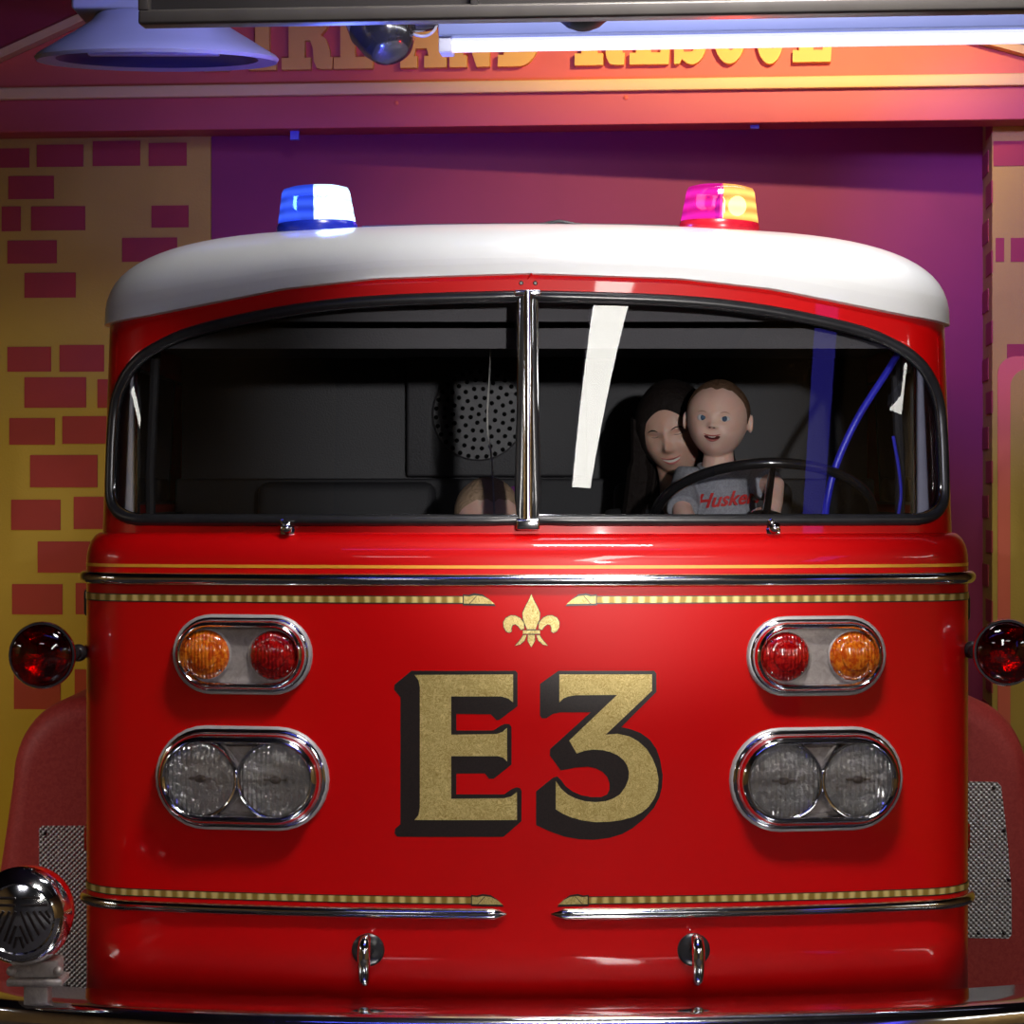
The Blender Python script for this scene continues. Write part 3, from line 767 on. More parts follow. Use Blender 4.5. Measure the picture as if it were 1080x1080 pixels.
class Head:
    def __init__(s, H, mtx, a, b, jaw, feats):
        s.H, s.m, s.a, s.b, s.jaw, s.f = H, mtx, a, b, jaw, feats
    def loc(s, n):
        x, y, z = n; p = [s.a*x, s.b*y, .5*z]
        if z < 0:
            t = -z; p[0] *= 1-s.jaw*t**1.6
            if y > 0: p[1] *= 1-.45*t
        else: p[0] *= 1+.06*math.sin(PI*z)
        if y < 0:
            p[1] *= .93; w = min(1, -y*2.2)
            for cx, cz, sx, sz, d in s.f:
                p[1] -= w*d*math.exp(-((p[0]-cx)/sx)**2-((p[2]-cz)/sz)**2)
        return Vector(p)
    def face(s, fx, fz, off=0):
        z = fz/.5; a = s.a*((1-s.jaw*(-z)**1.6) if z < 0 else 1+.06*math.sin(PI*z)); x = fx/a
        y = -math.sqrt(max(.02, 1-x*x-z*z)); p = s.loc((x, y, z)); p.y -= off
        return s.m @ (p*s.H)
    def mesh(s, bm, n1=110, n2=90):
        rings = []
        for j in range(1, n2):
            ph = PI*j/n2; rings.append([s.m @ (s.loc((math.sin(ph)*math.cos(t), math.sin(ph)*math.sin(t), -math.cos(ph)))*s.H) for t in [2*PI*i/n1 for i in range(n1)]])
        loft(bm, rings)
    def patch(s, bm, cx, cz, w, h, off, bulge, curve=0, n=14, rows=6, mi=0):
        # lens-shaped patch on the face; curve lifts the ends
        g = []
        for i in range(n+1):
            u = -1+2*i/n; hh = h*math.sqrt(max(0.02, 1-u*u)); col = []
            for j in range(rows+1):
                v = -1+2*j/rows; col.append(s.face(cx+w*u, cz+hh*v+curve*u*u, off+bulge*(1-u*u)*(1-v*v)))
            g.append(col)
        back = [[p + (s.m.to_3x3() @ Vector((0, .012, 0))) for p in c] for c in g]
        loft(bm, [c+bk[::-1] for c, bk in zip(g, back)], mi=mi)
def headmtx(c, yaw, pitch, roll):
    return Matrix.Translation(c) @ Euler((0, R(roll), 0)).to_matrix().to_4x4() @ Euler((0, 0, R(yaw))).to_matrix().to_4x4() @ Euler((R(pitch), 0, 0)).to_matrix().to_4x4()
BABYF = [(0, .0, .035, .07, .012), (0, -.075, .05, .04, .065), (.045, -.09, .03, .025, .018), (-.045, -.09, .03, .025, .018),
         (.14, .015, .075, .05, -.035), (-.14, .015, .075, .05, -.035), (.2, -.19, .11, .11, .05), (-.2, -.19, .11, .11, .05),
         (0, -.205, .09, .022, .018), (0, -.285, .07, .025, .018), (0, -.40, .09, .06, .03), (.13, .09, .1, .035, .012), (-.13, .09, .1, .035, .012)]
MOMF = [(0, .02, .03, .09, .03), (0, -.10, .04, .05, .10), (.045, -.125, .028, .022, .03), (-.045, -.125, .028, .022, .03),
        (.13, .03, .07, .045, -.04), (-.13, .03, .07, .045, -.04), (.2, -.12, .08, .08, .03), (-.2, -.12, .08, .08, .03),
        (0, -.215, .10, .02, .02), (0, -.285, .08, .022, .022), (0, -.42, .08, .05, .045), (.13, .085, .1, .025, .02), (-.13, .085, .1, .025, .02)]
def ear(bm, hd, sg, z=-.03):
    m = hd.m @ Matrix.Translation(Vector((sg*(hd.a*1.0), .05, z))*hd.H) @ Euler((0, 0, R(sg*25))).to_matrix().to_4x4()
    h = hd.H
    tube(bm, [m @ (Vector((sg*.035, .03*math.cos(t)*1.6*.9, .10*math.sin(t)))*h) for t in [2*PI*k/20 for k in range(20)]], .022*h, 8, closed=True)
    ball(bm, (0, 0, 0), .06*h, (.55, .7, 1.3), m, 14)
def remesh(o, v, sm=4):
    md = o.modifiers.new('skin', 'REMESH'); md.mode = 'VOXEL'; md.voxel_size = v; md.use_smooth_shade = True
    s = o.modifiers.new('smooth', 'SMOOTH'); s.factor = .5; s.iterations = sm
def hand(bm, w, d, side, up, s):
    # w wrist point, d direction of fingers, side thumb direction
    d = Vector(d).normalized(); sd = Vector(side).normalized(); up = Vector(up).normalized()
    tube(bm, [w-d*.01*s, w+d*.02*s, w+d*.045*s], [.017*s, .024*s, .024*s], 12, flat=1)
    for k, L_ in enumerate((.040, .046, .043, .034)):
        b = w+d*.045*s+sd*(.020-.0135*k)*s
        tube(bm, [b-d*.012*s, b+d*.35*L_*s-up*.002*s, b+d*.7*L_*s-up*.010*s, b+d*.92*L_*s-up*.022*s], [.0078*s, .0074*s, .0068*s, .0055*s], 8)
    b = w+d*.012*s+sd*.018*s
    tube(bm, [b, b+sd*.018*s+d*.014*s, b+sd*.028*s+d*.032*s], [.010*s, .0085*s, .007*s], 8)

# baby
bc = W(757, 442.5, .70)
hb = Head(.190, headmtx(bc, -13, 2, 4), .395, .47, .12, BABYF)
baby = empty('person', (bc.x, .72, 1.36), 'baby in grey t-shirt with red lettering looking out behind the steering wheel', 'person')
H = .19
neck = bc+Vector((.003, .015, -.085))
sho = neck+Vector((0, .01, -.045))
bm = bmesh.new(); hb.mesh(bm); ear(bm, hb, -1); ear(bm, hb, 1)
tube(bm, [bc+Vector((0, .015, -.04)), neck, sho+Vector((0, 0, -.02))], [.040, .037, .045], 20)
chest = sho+Vector((.012, .0, -.10))
tube(bm, [sho+Vector((0, 0, .006)), sho+Vector((0, 0, -.03)), chest, chest+Vector((0, .01, -.10)), chest+Vector((0, .02, -.19))], [.045, .068, .076, .074, .07], 24)
shL = sho+Vector((-.085, .0, -.028)); shR = sho+Vector((.095, .0, -.028))
elL = W(720, 540, .62); elR = W(817, 512, .62)
haL = W(740, 575, .50); haR = W(815, 546, .56)
for s_, e_, h_ in ((shL, elL, haL), (shR, elR, haR)):
    tube(bm, [sho+Vector((0, 0, -.03)), s_, lerp(s_, e_, .5), e_, lerp(e_, h_, .5), h_], [.04, .034, .030, .025, .023, .017], 16)
    hand(bm, h_, (h_-e_).normalized()*.5+Vector((0, -.8, -.1)), (1 if s_ is shL else -1, 0, 0), (0, 0, 1), .62)
for sx in (-.045, .045):
    hp = chest+Vector((sx, .02, -.20)); tube(bm, [hp, hp+Vector((sx*.3, -.03, -.09)), hp+Vector((sx*.3, .02, -.19))], [.05, .04, .03], 14)
    ft = hp+Vector((sx*.3, .0, -.20)); tube(bm, [ft+Vector((0, .03, 0)), ft+Vector((0, -.05, -.01))], [.024, .022], 12)
o = finish('body', bm, SK_B, baby); remesh(o, .0028, 3)
# t-shirt
bm = bmesh.new()
tube(bm, [sho+Vector((0, .004, .002)), sho+Vector((0, .002, -.018)), sho+Vector((0, 0, -.04)), chest, chest+Vector((0, .01, -.10)), chest+Vector((0, .02, -.20))], [.054, .072, .082, .088, .086, .084], 32)
for s_, e_, t_ in ((shL, elL, .92), (shR, elR, .72)):
    tube(bm, [sho+Vector((0, 0, -.04)), s_+Vector((0, 0, .004)), lerp(s_, e_, t_*.6), lerp(s_, e_, t_)], [.05, .042, .040, .039], 20)
shirt = finish('t_shirt', bm, mat('heather_grey_cotton', (.30, .30, .33), .85, noisecol=(180, (.22, .22, .25), .4, .6), bump=(25, .25)), baby); remesh(shirt, .004, 3)
# neck hole edge
bm = bmesh.new(); 
tube(bm, [neck+Vector((.049*math.cos(t), .042*math.sin(t)-.004, -.034+.010*math.sin(t)+ .004*abs(math.cos(t)))) for t in [2*PI*k/32 for k in range(32)]], .005, 8, closed=True)
finish('collar', bm, mat('grey_rib', (.25, .25, .28), .85, noisecol=(90, (.2, .2, .22), .4, .6)), baby)
# eyes etc
def eyes(hd, xs, z, r, par, mw=EYEW, closed=False, brow=None, browm=None):
    for x in xs:
        if not closed:
            c = hd.face(x, z, -.018); fwd = hd.m.to_3x3() @ Vector((0, -1, 0))
            bm = bmesh.new(); ball(bm, c, r, (1.25, .8, .85), None, 20)
            e = finish('eye', bm, mw, par)
            d = (Vector((CX, CY, CZ))-c).normalized()
            q = d.to_track_quat('Z', 'Y').to_matrix().to_4x4()
            bm = bmesh.new(); lathe(bm, [(r*.62, r*.58), (r*.5, r*.82), (r*.2, r*.96), (0, r*.98)], Matrix.Translation(c) @ q, 20)
            finish('iris', bm, IRIS, e)
            bm = bmesh.new(); hd.patch(bm, x, z+.028, .058, .010, .004, .012, -.018); finish('eyelid', bm, hd.skin, par)
        else:
            bm = bmesh.new(); hd.patch(bm, x, z-.010, .052, .0045, .002, .008, .014); finish('eyelash', bm, HAIR_M, par)
        if brow:
            bm = bmesh.new(); hd.patch(bm, x*1.05, z+brow, .065, .007, .000, .005, -.022); finish('eyebrow', bm, browm, par)
hb.skin = SK_B
eyes(hb, (-.14, .14), .015, .0112, baby, brow=.085, browm=mat('fair_brow', (.36, .20, .14), .8, noisecol=(60, (.42, .25, .18), .3, .7)))
bm = bmesh.new(); hb.patch(bm, 0, -.243, .105, .030, .002, .006, .022); finish('mouth', bm, MOUTHD, baby)
bm = bmesh.new(); hb.patch(bm, 0, -.214, .110, .012, .004, .012, .026); hb.patch(bm, 0, -.275, .088, .014, .004, .014, .030); finish('lips', bm, LIPS, baby)
bm = bmesh.new(); hb.patch(bm, 0, -.230, .05, .008, .006, .008, .01); finish('teeth', bm, TEETH, baby)
bm = bmesh.new()
for x in (-.028, .028): hb.patch(bm, x, -.108, .016, .008, .004, .004, 0, 8, 4)
finish('nostrils', bm, MOUTHD, baby)
def hair_cap(hd, bm, grow_, line, n1=72, n2=40, wob=.006):
    rings = []
    for j in range(1, n2+1):
        row = []
        for i in range(n1):
            t = 2*PI*i/n1; zmin = line(t); 
            ph0 = math.acos(max(-1, min(1, zmin)));  ph = ph0*j/n2
            nv = (math.sin(ph)*math.cos(t), math.sin(ph)*math.sin(t), math.cos(ph))
            p = hd.loc(nv); k = 1+grow_*(1-(j/n2)**6)+wob*math.sin(13*t+5*j)*(1-(j/n2)**4)
            row.append(hd.m @ (p*k*hd.H))
        rings.append(row)
    inner = [[hd.m @ (hd.m.inverted() @ p*.97) for p in r] for r in rings[::-1]]
    loft(bm, rings, True, False); 
    lo_ = [r for r in (rings[-1], inner[0])]; loft(bm, lo_, False, True)
    bmesh.ops.remove_doubles(bm, verts=bm.verts, dist=1e-6)
def bline(t):
    f = -math.sin(t)   # 1 at front
    return interp([(-1, -.45), (-.3, -.35), (.15, -.02), (.4, .50), (.7, .76), (1, .80+.03*math.sin(9*t))], f)
bm = bmesh.new(); hair_cap(hb, bm, .045, bline); finish('hair', bm, HAIR_B, baby)
# shirt lettering
tx = bpy.data.curves.new('lettering_text', 'FONT'); tx.body = 'Huskers'; tx.size = .048; tx.shear = .35; tx.offset = .0012; tx.align_x = 'CENTER'; tx.resolution_u = 3
to = bpy.data.objects.new('lettering_text', tx); C.objects.link(to)
me = bpy.data.meshes.new_from_object(to); bpy.data.objects.remove(to); bpy.data.curves.remove(tx)
bm = bmesh.new(); bm.from_mesh(me)
bmesh.ops.triangulate(bm, faces=bm.faces[:])
for k in range(-14, 15):
    bmesh.ops.bisect_plane(bm, geom=bm.verts[:]+bm.edges[:]+bm.faces[:], plane_co=(k*.01, 0, 0), plane_no=(1, 0, 0))
lc = W(770, 533, .6)
for v in bm.verts:
    x = v.co.x; z = v.co.y
    X = lc.x+x*1.0; Z = lc.z+z+.10*x
    dx = X-chest.x; yy = chest.y-math.sqrt(max(.0004, .0895**2-dx*dx))
    yy += .1*max(0, chest.z-Z)
    v.co = Vector((X, yy-.003, Z))
finish('shirt_lettering', bm, mat('red_print', (.55, .02, .02), .7, noisecol=(60, (.45, .02, .02), .3, .7)), baby, smooth=False)

# mother
mc = W(712, 455, .90)
hm = Head(.238, headmtx(mc, -20, 10, -9), .36, .43, .24, MOMF)
mom = empty('person', (mc.x, 1.0, 1.24), 'smiling dark-haired woman sitting behind the baby in the cab', 'person')
hm.skin = SK_M
nk = mc+Vector((.01, .04, -.11)); sh = nk+Vector((.02, .05, -.09))
bm = bmesh.new(); hm.mesh(bm)
tube(bm, [mc+Vector((0, .02, -.05)), nk, sh], [.055, .05, .06], 20)
tube(bm, [sh+Vector((0, 0, .01)), sh+Vector((0, .01, -.06)), sh+Vector((0, .03, -.25)), sh+Vector((0, .05, -.42))], [.06, .12, .13, .13], 24)
for sx in (-1, 1):
    s_ = sh+Vector((sx*.17, .0, -.05)); e_ = s_+Vector((sx*.04, -.10, -.24)); h_ = e_+Vector((-sx*.12, -.18, .02))
    tube(bm, [sh+Vector((0, 0, -.05)), s_, lerp(s_, e_, .5), e_, lerp(e_, h_, .5), h_], [.05, .05, .044, .036, .032, .024], 16)
    hand(bm, h_, (-sx*.8, -.3, .1), (0, -.2, 1), (0, -1, 0), 1.0)
    hp = sh+Vector((sx*.09, .03, -.43)); tube(bm, [hp, hp+Vector((sx*.05, -.30, .0)), hp+Vector((sx*.05, -.32, -.3))], [.085, .065, .045], 16)
o = finish('body', bm, SK_M, mom); remesh(o, .004, 3)
bm = bmesh.new()
tube(bm, [sh+Vector((0, 0, -.01)), sh+Vector((0, .01, -.06)), sh+Vector((0, .03, -.25)), sh+Vector((0, .05, -.43))], [.08, .135, .145, .15], 24)
for sx in (-1, 1):
    s_ = sh+Vector((sx*.17, .0, -.05)); e_ = s_+Vector((sx*.04, -.10, -.24)); h_ = e_+Vector((-sx*.12, -.18, .02))
    tube(bm, [sh+Vector((0, 0, -.05)), s_, lerp(s_, e_, .5), e_, lerp(e_, h_, .7)], [.06, .062, .055, .046, .038], 16)
    hp = sh+Vector((sx*.09, .03, -.43)); tube(bm, [hp, hp+Vector((sx*.05, -.30, .0)), hp+Vector((sx*.05, -.32, -.28))], [.095, .075, .055], 16)
o = finish('dark_clothes', bm, mat('black_jersey', (.012, .012, .014), .9, bump=(80, .3)), mom); remesh(o, .008, 3)
eyes(hm, (-.13, .13), .03, .011, mom, closed=True, brow=.075, browm=HAIR_M)
bm = bmesh.new(); hm.patch(bm, 0, -.250, .095, .017, .003, .006, .022); finish('teeth', bm, TEETH, mom)
bm = bmesh.new(); hm.patch(bm, 0, -.228, .110, .009, .005, .010, .028); hm.patch(bm, 0, -.278, .090, .013, .005, .012, .034); finish('lips', bm, LIPS, mom)
def mline(t):
    f = -math.sin(t); return interp([(-1, -.9), (0, -.85), (.45, -.6), (.66, -.1), (.82, .38), (1, .60)], f)
bm = bmesh.new(); hair_cap(hm, bm, .13, mline, wob=.004); 
for k in range(22):
    a = lerp(-.10*PI, 1.10*PI, k/21); c0 = hm.m @ (Vector((.34*math.cos(a), -.02+.36*math.sin(a), .22))*hm.H)
    c1 = hm.m @ (Vector((.46*math.cos(a), -.02+.46*math.sin(a), -.33))*hm.H); c2 = Vector((c1.x+.02*math.cos(a), c1.y+.03, c1.z-.16))
    tube(bm, spline([c0, c1, c2], 6), [.022]*6+[.030]*6+[.012], 8)
finish('hair', bm, HAIR_M, mom)

# child at the passenger side, top of head just above the dash
kc = W(514, 548, .62)
hk = Head(.205, headmtx(kc, 10, 28, 0), .385, .47, .2, BABYF); hk.skin = SK_B
kid = empty('person', (kc.x, .7, 1.24), 'child low behind the dashboard beside the windshield divider, only the top of the head showing', 'person')
ks = kc+Vector((.02, .06, -.14))
bm = bmesh.new(); hk.mesh(bm, 72, 60); tube(bm, [kc+Vector((0, .02, -.05)), ks], [.04, .045], 16)
tube(bm, [ks, ks+Vector((0, 0, -.08)), ks+Vector((0, .03, -.26))], [.05, .085, .085], 20)
for sx in (-1, 1):
    s_ = ks+Vector((sx*.10, 0, -.05)); e_ = s_+Vector((sx*.03, -.03, -.14)); h_ = e_+Vector((-sx*.02, -.12, .05))
    tube(bm, [ks+Vector((0, 0, -.05)), s_, e_, h_], [.035, .034, .027, .02], 12); hand(bm, h_, (0, -1, .1), (-sx, 0, 0), (0, 0, 1), .7)
o = finish('body', bm, SK_B, kid); remesh(o, .004, 3)
bm = bmesh.new(); tube(bm, [ks+Vector((0, 0, .005)), ks+Vector((0, 0, -.08)), ks+Vector((0, .03, -.27))], [.058, .096, .096], 20)
ball(bm, kc+Vector((.072, .05, .03)), .045, (1, .8, 1.2)); o = finish('purple_hood', bm, mat('purple_knit', (.20, .03, .22), .9, bump=(80, .3)), kid); remesh(o, .006, 3)
bm = bmesh.new(); hair_cap(hk, bm, .03, bline); finish('hair', bm, mat('blond_hair', (.36, .24, .15), .7, bump=(110, .6)), kid)

# ---------------------------------------------------------------- facade behind the truck
PSI = R(5); FY0 = 3.1
fo = Vector((0, FY0, 0)); fu = Vector((math.cos(PSI), -math.sin(PSI), 0)); fn = Vector((-math.sin(PSI), -math.cos(PSI), 0))
MF = Matrix(((fu.x, -fn.x, 0, fo.x), (fu.y, -fn.y, 0, fo.y), (0, 0, 1, 0), (0, 0, 0, 1)))   # local x along, y into the wall
def hitF(px, py, dep=0):
    d = Vector(((px-540)/F, 1, -(py-HOR)/F)); o_ = Vector((CX, CY, CZ)); p0 = fo-fn*dep
    t = (p0-o_).dot(fn)/d.dot(fn); p = o_+d*t; l = MF.inverted() @ p
    return l.x, l.z
YEL = mat('yellow_wall_paint', (.40, .26, .03), .75, noisecol=(3, (.36, .235, .026), .3, .7), bump=(120, .15))
BRK = mat('painted_brick_red', (.30, .022, .02), .75, noisecol=(5, (.26, .02, .02), .3, .7))
MAR = mat('maroon_door_paint', (.19, .011, .045), .6, spec=.3, noisecol=(3, (.17, .010, .040), .3, .7))
ORA = mat('orange_red_paint', (.60, .105, .04), .6, noisecol=(4, (.56, .095, .036), .3, .7))
xl, _ = hitF(222, 300); xr, _ = hitF(1047, 300); xj, _ = hitF(1036, 300, .35)
bm = bmesh.new()
ZT = 3.06
box(bm, (-4.6, 0, 0), (xl, .12, ZT), MF); box(bm, (xr, 0, 0), (3.9, .12, ZT), MF)
L_bricks = [(-20,31,157,177),(39,88,153,176),(98,148,149,175),(157,197,151,175),(9,57,186,210),(2,22,218,244),(33,90,218,243),(160,199,217,240),(8,60,254,278),(129,187,251,276),(26,80,288,314),(8,54,366,392),(63,110,364,392),(26,91,398,430),(103,150,400,430),(10,58,441,469),(66,116,439,468),(32,103,480,514),(12,64,527,559),(78,130,524,558),(40,95,571,604),(13,66,616,648),(80,130,615,648),(15,64,706,748),(79,130,706,735)]
Rb = [(1047.5,1090,149,175),(1050,1059,251,276),(1066,1110,251,276),(1062,1110,363,378)]
for a, b, c, d in L_bricks+Rb:
    x0, z1 = hitF(a, c); x1, _ = hitF(b, c); _, z0 = hitF((a+b)/2, d)
    box(bm, (x0, -.004, z0), (x1, .002, z1), MF, 1)
for i in range(26):   # bricks outside the frame and low down
    z = .1+.11*(i % 12); x = -3.9+.35*(i*7 % 9)/1.3
    if x < -2.15: box(bm, (x, -.004, z), (x+.17, .002, z+.09), MF, 1)
for i in range(24):
    z = .3+.11*i; x = -2.75-.28*(i*5 % 6); box(bm, (x, -.004, z), (x+.17, .002, z+.09), MF, 1)
struct(finish('wall_back', bm, [YEL, BRK], smooth=False))
bm = bmesh.new(); loft(bm, [[MF @ Vector((x, y+d, z)) for x, y in ((xl-.02, .015), (xr+.1, .33))] + [MF @ Vector((x, y+d, z2)) for x, y, z2 in ((xr+.1, .33, ZT+.2), (xl-.02, .015, ZT+.2))] for d, z in ((0, 0), (.05, 0))])
struct(finish('door_1', bm, MAR, smooth=False))
bm = bmesh.new(); box(bm, (xr, .119, 0), (xr+.05, .36, ZT), MF)
box(bm, (xr-.0015, 0.001, 0), (xr, .35, ZT), MF)
for i in range(24):
    z = .25+.118*i; box(bm, (xr-.004, .0 if i % 2 else .12, z), (xr+.001, .2 if i % 2 else .35, z+.075), MF, 1)
struct(finish('trim_1', bm, [YEL, BRK], smooth=False))
# arched window outline painted on the right
bm = bmesh.new(); ax0, az1 = hitF(1052, 376); ax1 = ax0+.75; t = .05
def arch(y0, y1, ins, mi):
    pts = []
    for k in range(9): a = PI-PI/2*k/8; pts.append((ax0+ins+.06+.06*math.cos(a), az1-ins-.06+.06*math.sin(a)))
    for k in range(9): a = PI/2-PI/2*k/8; pts.append((ax1-ins-.06+.06*math.cos(a), az1-ins-.06+.06*math.sin(a)))
    pts += [(ax1-ins, .9), (ax0+ins, .9)]
    loft(bm, [[MF @ Vector((x, y, z)) for x, z in pts] for y in (y0, y1)], mi=mi)
arch(-.010, 0.001, 0, 0); arch(-.013, -.0101, .042, 1)
struct(finish('window_1', bm, [ORA, YEL], smooth=False))

# gable sign
gs = empty('gable_sign', MF @ Vector((0, -.1, ZT)), 'orange-red gable board with yellow FIRE AND RESCUE letters above the truck', 'sign')
_, zA = hitF(600, 132, -.16); _, zB = hitF(600, 99, -.12); _, zC = hitF(600, 87, -.12)
_, zl0 = hitF(600, 69.5, -.14)
bm = bmesh.new(); box(bm, (-4.4, -.16, zA), (3.8, .0, zB), MF, bevel=.004); beamo = finish('fascia_beam', bm, mat('red_fascia_paint', (.46, .065, .05), .6, noisecol=(3, (.43, .06, .045), .3, .7)), gs)
bm = bmesh.new(); box(bm, (-4.4, -.185, zB-.002), (3.8, -.10, zC), MF, bevel=.005); 
MOL = mat('cream_yellow_moulding', (.72, .45, .14), .6, noisecol=(4, (.68, .42, .13), .3, .7))
finish('moulding', bm, MOL, gs)
# triangular board: rakes meet at the apex
lx0, lz0 = hitF(0, 66, -.12); lx1, lz1 = hitF(88, 26, -.12); sl = (lz1-lz0)/(lx1-lx0)
rx0, rz0 = hitF(1080, 60, -.12); rx1, rz1 = hitF(1047, 51, -.12); sr = (rz1-rz0)/(rx1-rx0)
def zl(x): return lz0+sl*(x-lx0)
def zr_(x): return rz0+sr*(x-rx0)
ap = (rz0-lz0+sl*lx0-sr*rx0)/(sl-sr); az = min(zl(ap), 3.95)
xa = lx0+(3.95-lz0)/sl; xb_ = rx0+(3.95-rz0)/sr
xa2 = lx0+(zC-lz0)/sl; xb2 = rx0+(zC-rz0)/sr
pts = [(xa2, zC-.003), (xa, 3.95), (xb_, 3.95), (xb2, zC-.003)] if xa < xb_ else [(xa2, zC-.003), (ap, zl(ap)), (xb2, zC-.003)]
bm = bmesh.new(); loft(bm, [[MF @ Vector((x, y, z)) for x, z in pts] for y in (-.12, -.02)]); finish('gable_board', bm, ORA, gs, smooth=False)
bm = bmesh.new()
apx = (xa, 3.95) if xa < xb_ else (ap, zl(ap)); apx2 = (xb_, 3.95) if xa < xb_ else (ap, zl(ap))
def bar(p, q, w, y0, y1):
    d = Vector((q[0]-p[0], q[1]-p[1])).normalized(); nn = Vector((-d.y, d.x))
    if nn.y < 0: nn = -nn
    c = [(p[0], p[1]), (q[0], q[1]), (q[0]+nn.x*w, q[1]+nn.y*w), (p[0]+nn.x*w, p[1]+nn.y*w)]
    loft(bm, [[MF @ Vector((x, y, z)) for x, z in c] for y in (y0, y1)])
bar((xa2, zC), apx, .028, -.17, -.03); bar((xb2, zC), apx2, .028, -.17, -.03)
finish('rake_moulding', bm, MOL, gs, smooth=False)
bm = bmesh.new()
def bar2(p, q, o0, w, y0, y1):
    d = Vector((q[0]-p[0], q[1]-p[1])).normalized(); nn = Vector((-d.y, d.x))
    if nn.y < 0: nn = -nn
    bar((p[0]+nn.x*o0, p[1]+nn.y*o0), (q[0]+nn.x*o0, q[1]+nn.y*o0), w, y0, y1)
bar2((xa2, zC), apx, .03, .17, -.19, -.03); bar2((xb2, zC), apx2, .03, .17, -.19, -.03)
finish('rake_board', bm, BRK, gs, smooth=False)
# slab-serif letters built from polygons: unit cap height 1
def arcp(cx, cy, rx, ry, a0, a1, n=10): return [(cx+rx*math.cos(R(lerp(a0, a1, k/n))), cy+ry*math.sin(R(lerp(a0, a1, k/n)))) for k in range(n+1)]
def glyph(ch):
    s = .17  # serif thickness
    if ch == 'I': return .62, [[(0,0),(.62,0),(.62,s),(.47,s),(.47,1-s),(.62,1-s),(.62,1),(0,1),(0,1-s),(.15,1-s),(.15,s),(0,s)]]
    if ch == 'F': return .86, [[(0,0),(.62,0),(.62,s),(.46,s),(.46,.42),(.58,.42),(.58,.60),(.46,.60),(.46,1-s),(.66,1-s),(.70,.68),(.86,.68),(.86,1),(0,1),(0,1-s),(.14,1-s),(.14,s),(0,s)]]
    if ch == 'E': return .86, [[(0,0),(.84,0),(.88,.36),(.72,.36),(.66,s),(.46,s),(.46,.42),(.6,.42),(.6,.60),(.46,.60),(.46,1-s),(.64,1-s),(.68,.68),(.84,.68),(.84,1),(0,1),(0,1-s),(.14,1-s),(.14,s),(0,s)]]
    if ch == 'R': return 1.0, [[(0,0),(.58,0),(.58,s),(.46,s),(.46,.42),(.56,.42),(.62,.32),(.64,.12),(.70,.02),(.80,0),(1.0,0),(1.02,s),(.97,s),(.95,.30),(.88,.44),(.78,.50)]+arcp(.62,.74,.33,.26,-40,90)+[(0,1),(0,1-s),(.14,1-s),(.14,s),(0,s)], ]
    if ch == 'A': return 1.06, [[(0,0),(.40,0),(.40,s),(.32,s),(.36,.28),(.62,.28),(.66,s),(.56,s),(.56,0),(1.08,0),(1.08,s),(.98,s),(.70,1),(.36,1),(.10,s),(0,s)]]
    if ch == 'N': return 1.02, [[(0,0),(.40,0),(.40,s),(.30,s),(.30,.62),(.62,0),(.92,0),(.92,1-s),(1.02,1-s),(1.02,1),(.62,1),(.62,1-s),(.72,1-s),(.72,.42),(.42,1),(0,1),(0,1-s),(.12,1-s),(.12,s),(0,s)]]
    if ch == 'D': return 1.02, [[(0,0),(.5,0)]+arcp(.5,.5,.5,.5,-90,90,16)+[(0,1),(0,1-s),(.14,1-s),(.14,s),(0,s)]]
    if ch == 'S': return .84, [[(0,0),(.14,0),(.2,.07)]+arcp(.46,.30,.38,.31,-110,60,12)+arcp(.40,.74,.08,.08,-90,-270,5)+[(.56,.84),(.66,.64),(.80,.64),(.80,1),(.66,1),(.62,.95)]+arcp(.38,.70,.36,.31,75,240,12)+arcp(.44,.26,.09,.09,80,-100,5)+[(.26,.17),(.16,.36),(0,.36)]]
    if ch == 'C': return .94, [arcp(.48,.5,.48,.51,60,320,22)+[(.94,.34),(.72,.30)]+arcp(.52,.46,.16,.28,-40,-180,8)+arcp(.52,.54,.16,.28,180,60,8)+[(.70,.64),(.86,.64),(.86,1.0),(.74,.98)]]
    if ch == 'U': return 1.0, [[(0,1),(0,1-s),(.12,1-s),(.12,.38)]+arcp(.50,.38,.38,.40,180,360,16)+[(.88,1-s),(1.0,1-s),(1.0,1),(.66,1),(.66,1-s),(.72,1-s),(.72,.38)]+arcp(.58,.38,.14,.18,0,-180,8)+[(.44,1-s),(.54,1-s),(.54,1)]]
LET = mat('yellow_letter_paint', (.80, .44, .045), .55, noisecol=(5, (.76, .41, .04), .3, .7))
layout = [('F',214,252),('I',262,291),('R',297,350),('E',352,394),('A',422,470),('N',474,521),('D',525,571),('R',606,658),('E',664,706),('S',711,745),('C',751,787),('U',793,831),('E',836,877)]
cap = .232
for ch, a, b in layout:
    w_, polys = glyph(ch); x0, _ = hitF(a, 60, -.15); x1, _ = hitF(b, 60, -.15)
    bm = bmesh.new()
    for poly in polys:
        f = [MF @ Vector((x0+(x1-x0)*px/w_, -.150, zl0+cap*py)) for px, py in poly]; g = [MF @ Vector((x0+(x1-x0)*px/w_, -.118, zl0+cap*py)) for px, py in poly]
        vv = loft(bm, [f, g], False, False); cap_tess(bm, vv[0]); cap_tess(bm, vv[1], True)
    finish('sign_letter', bm, LET, gs, smooth=False)
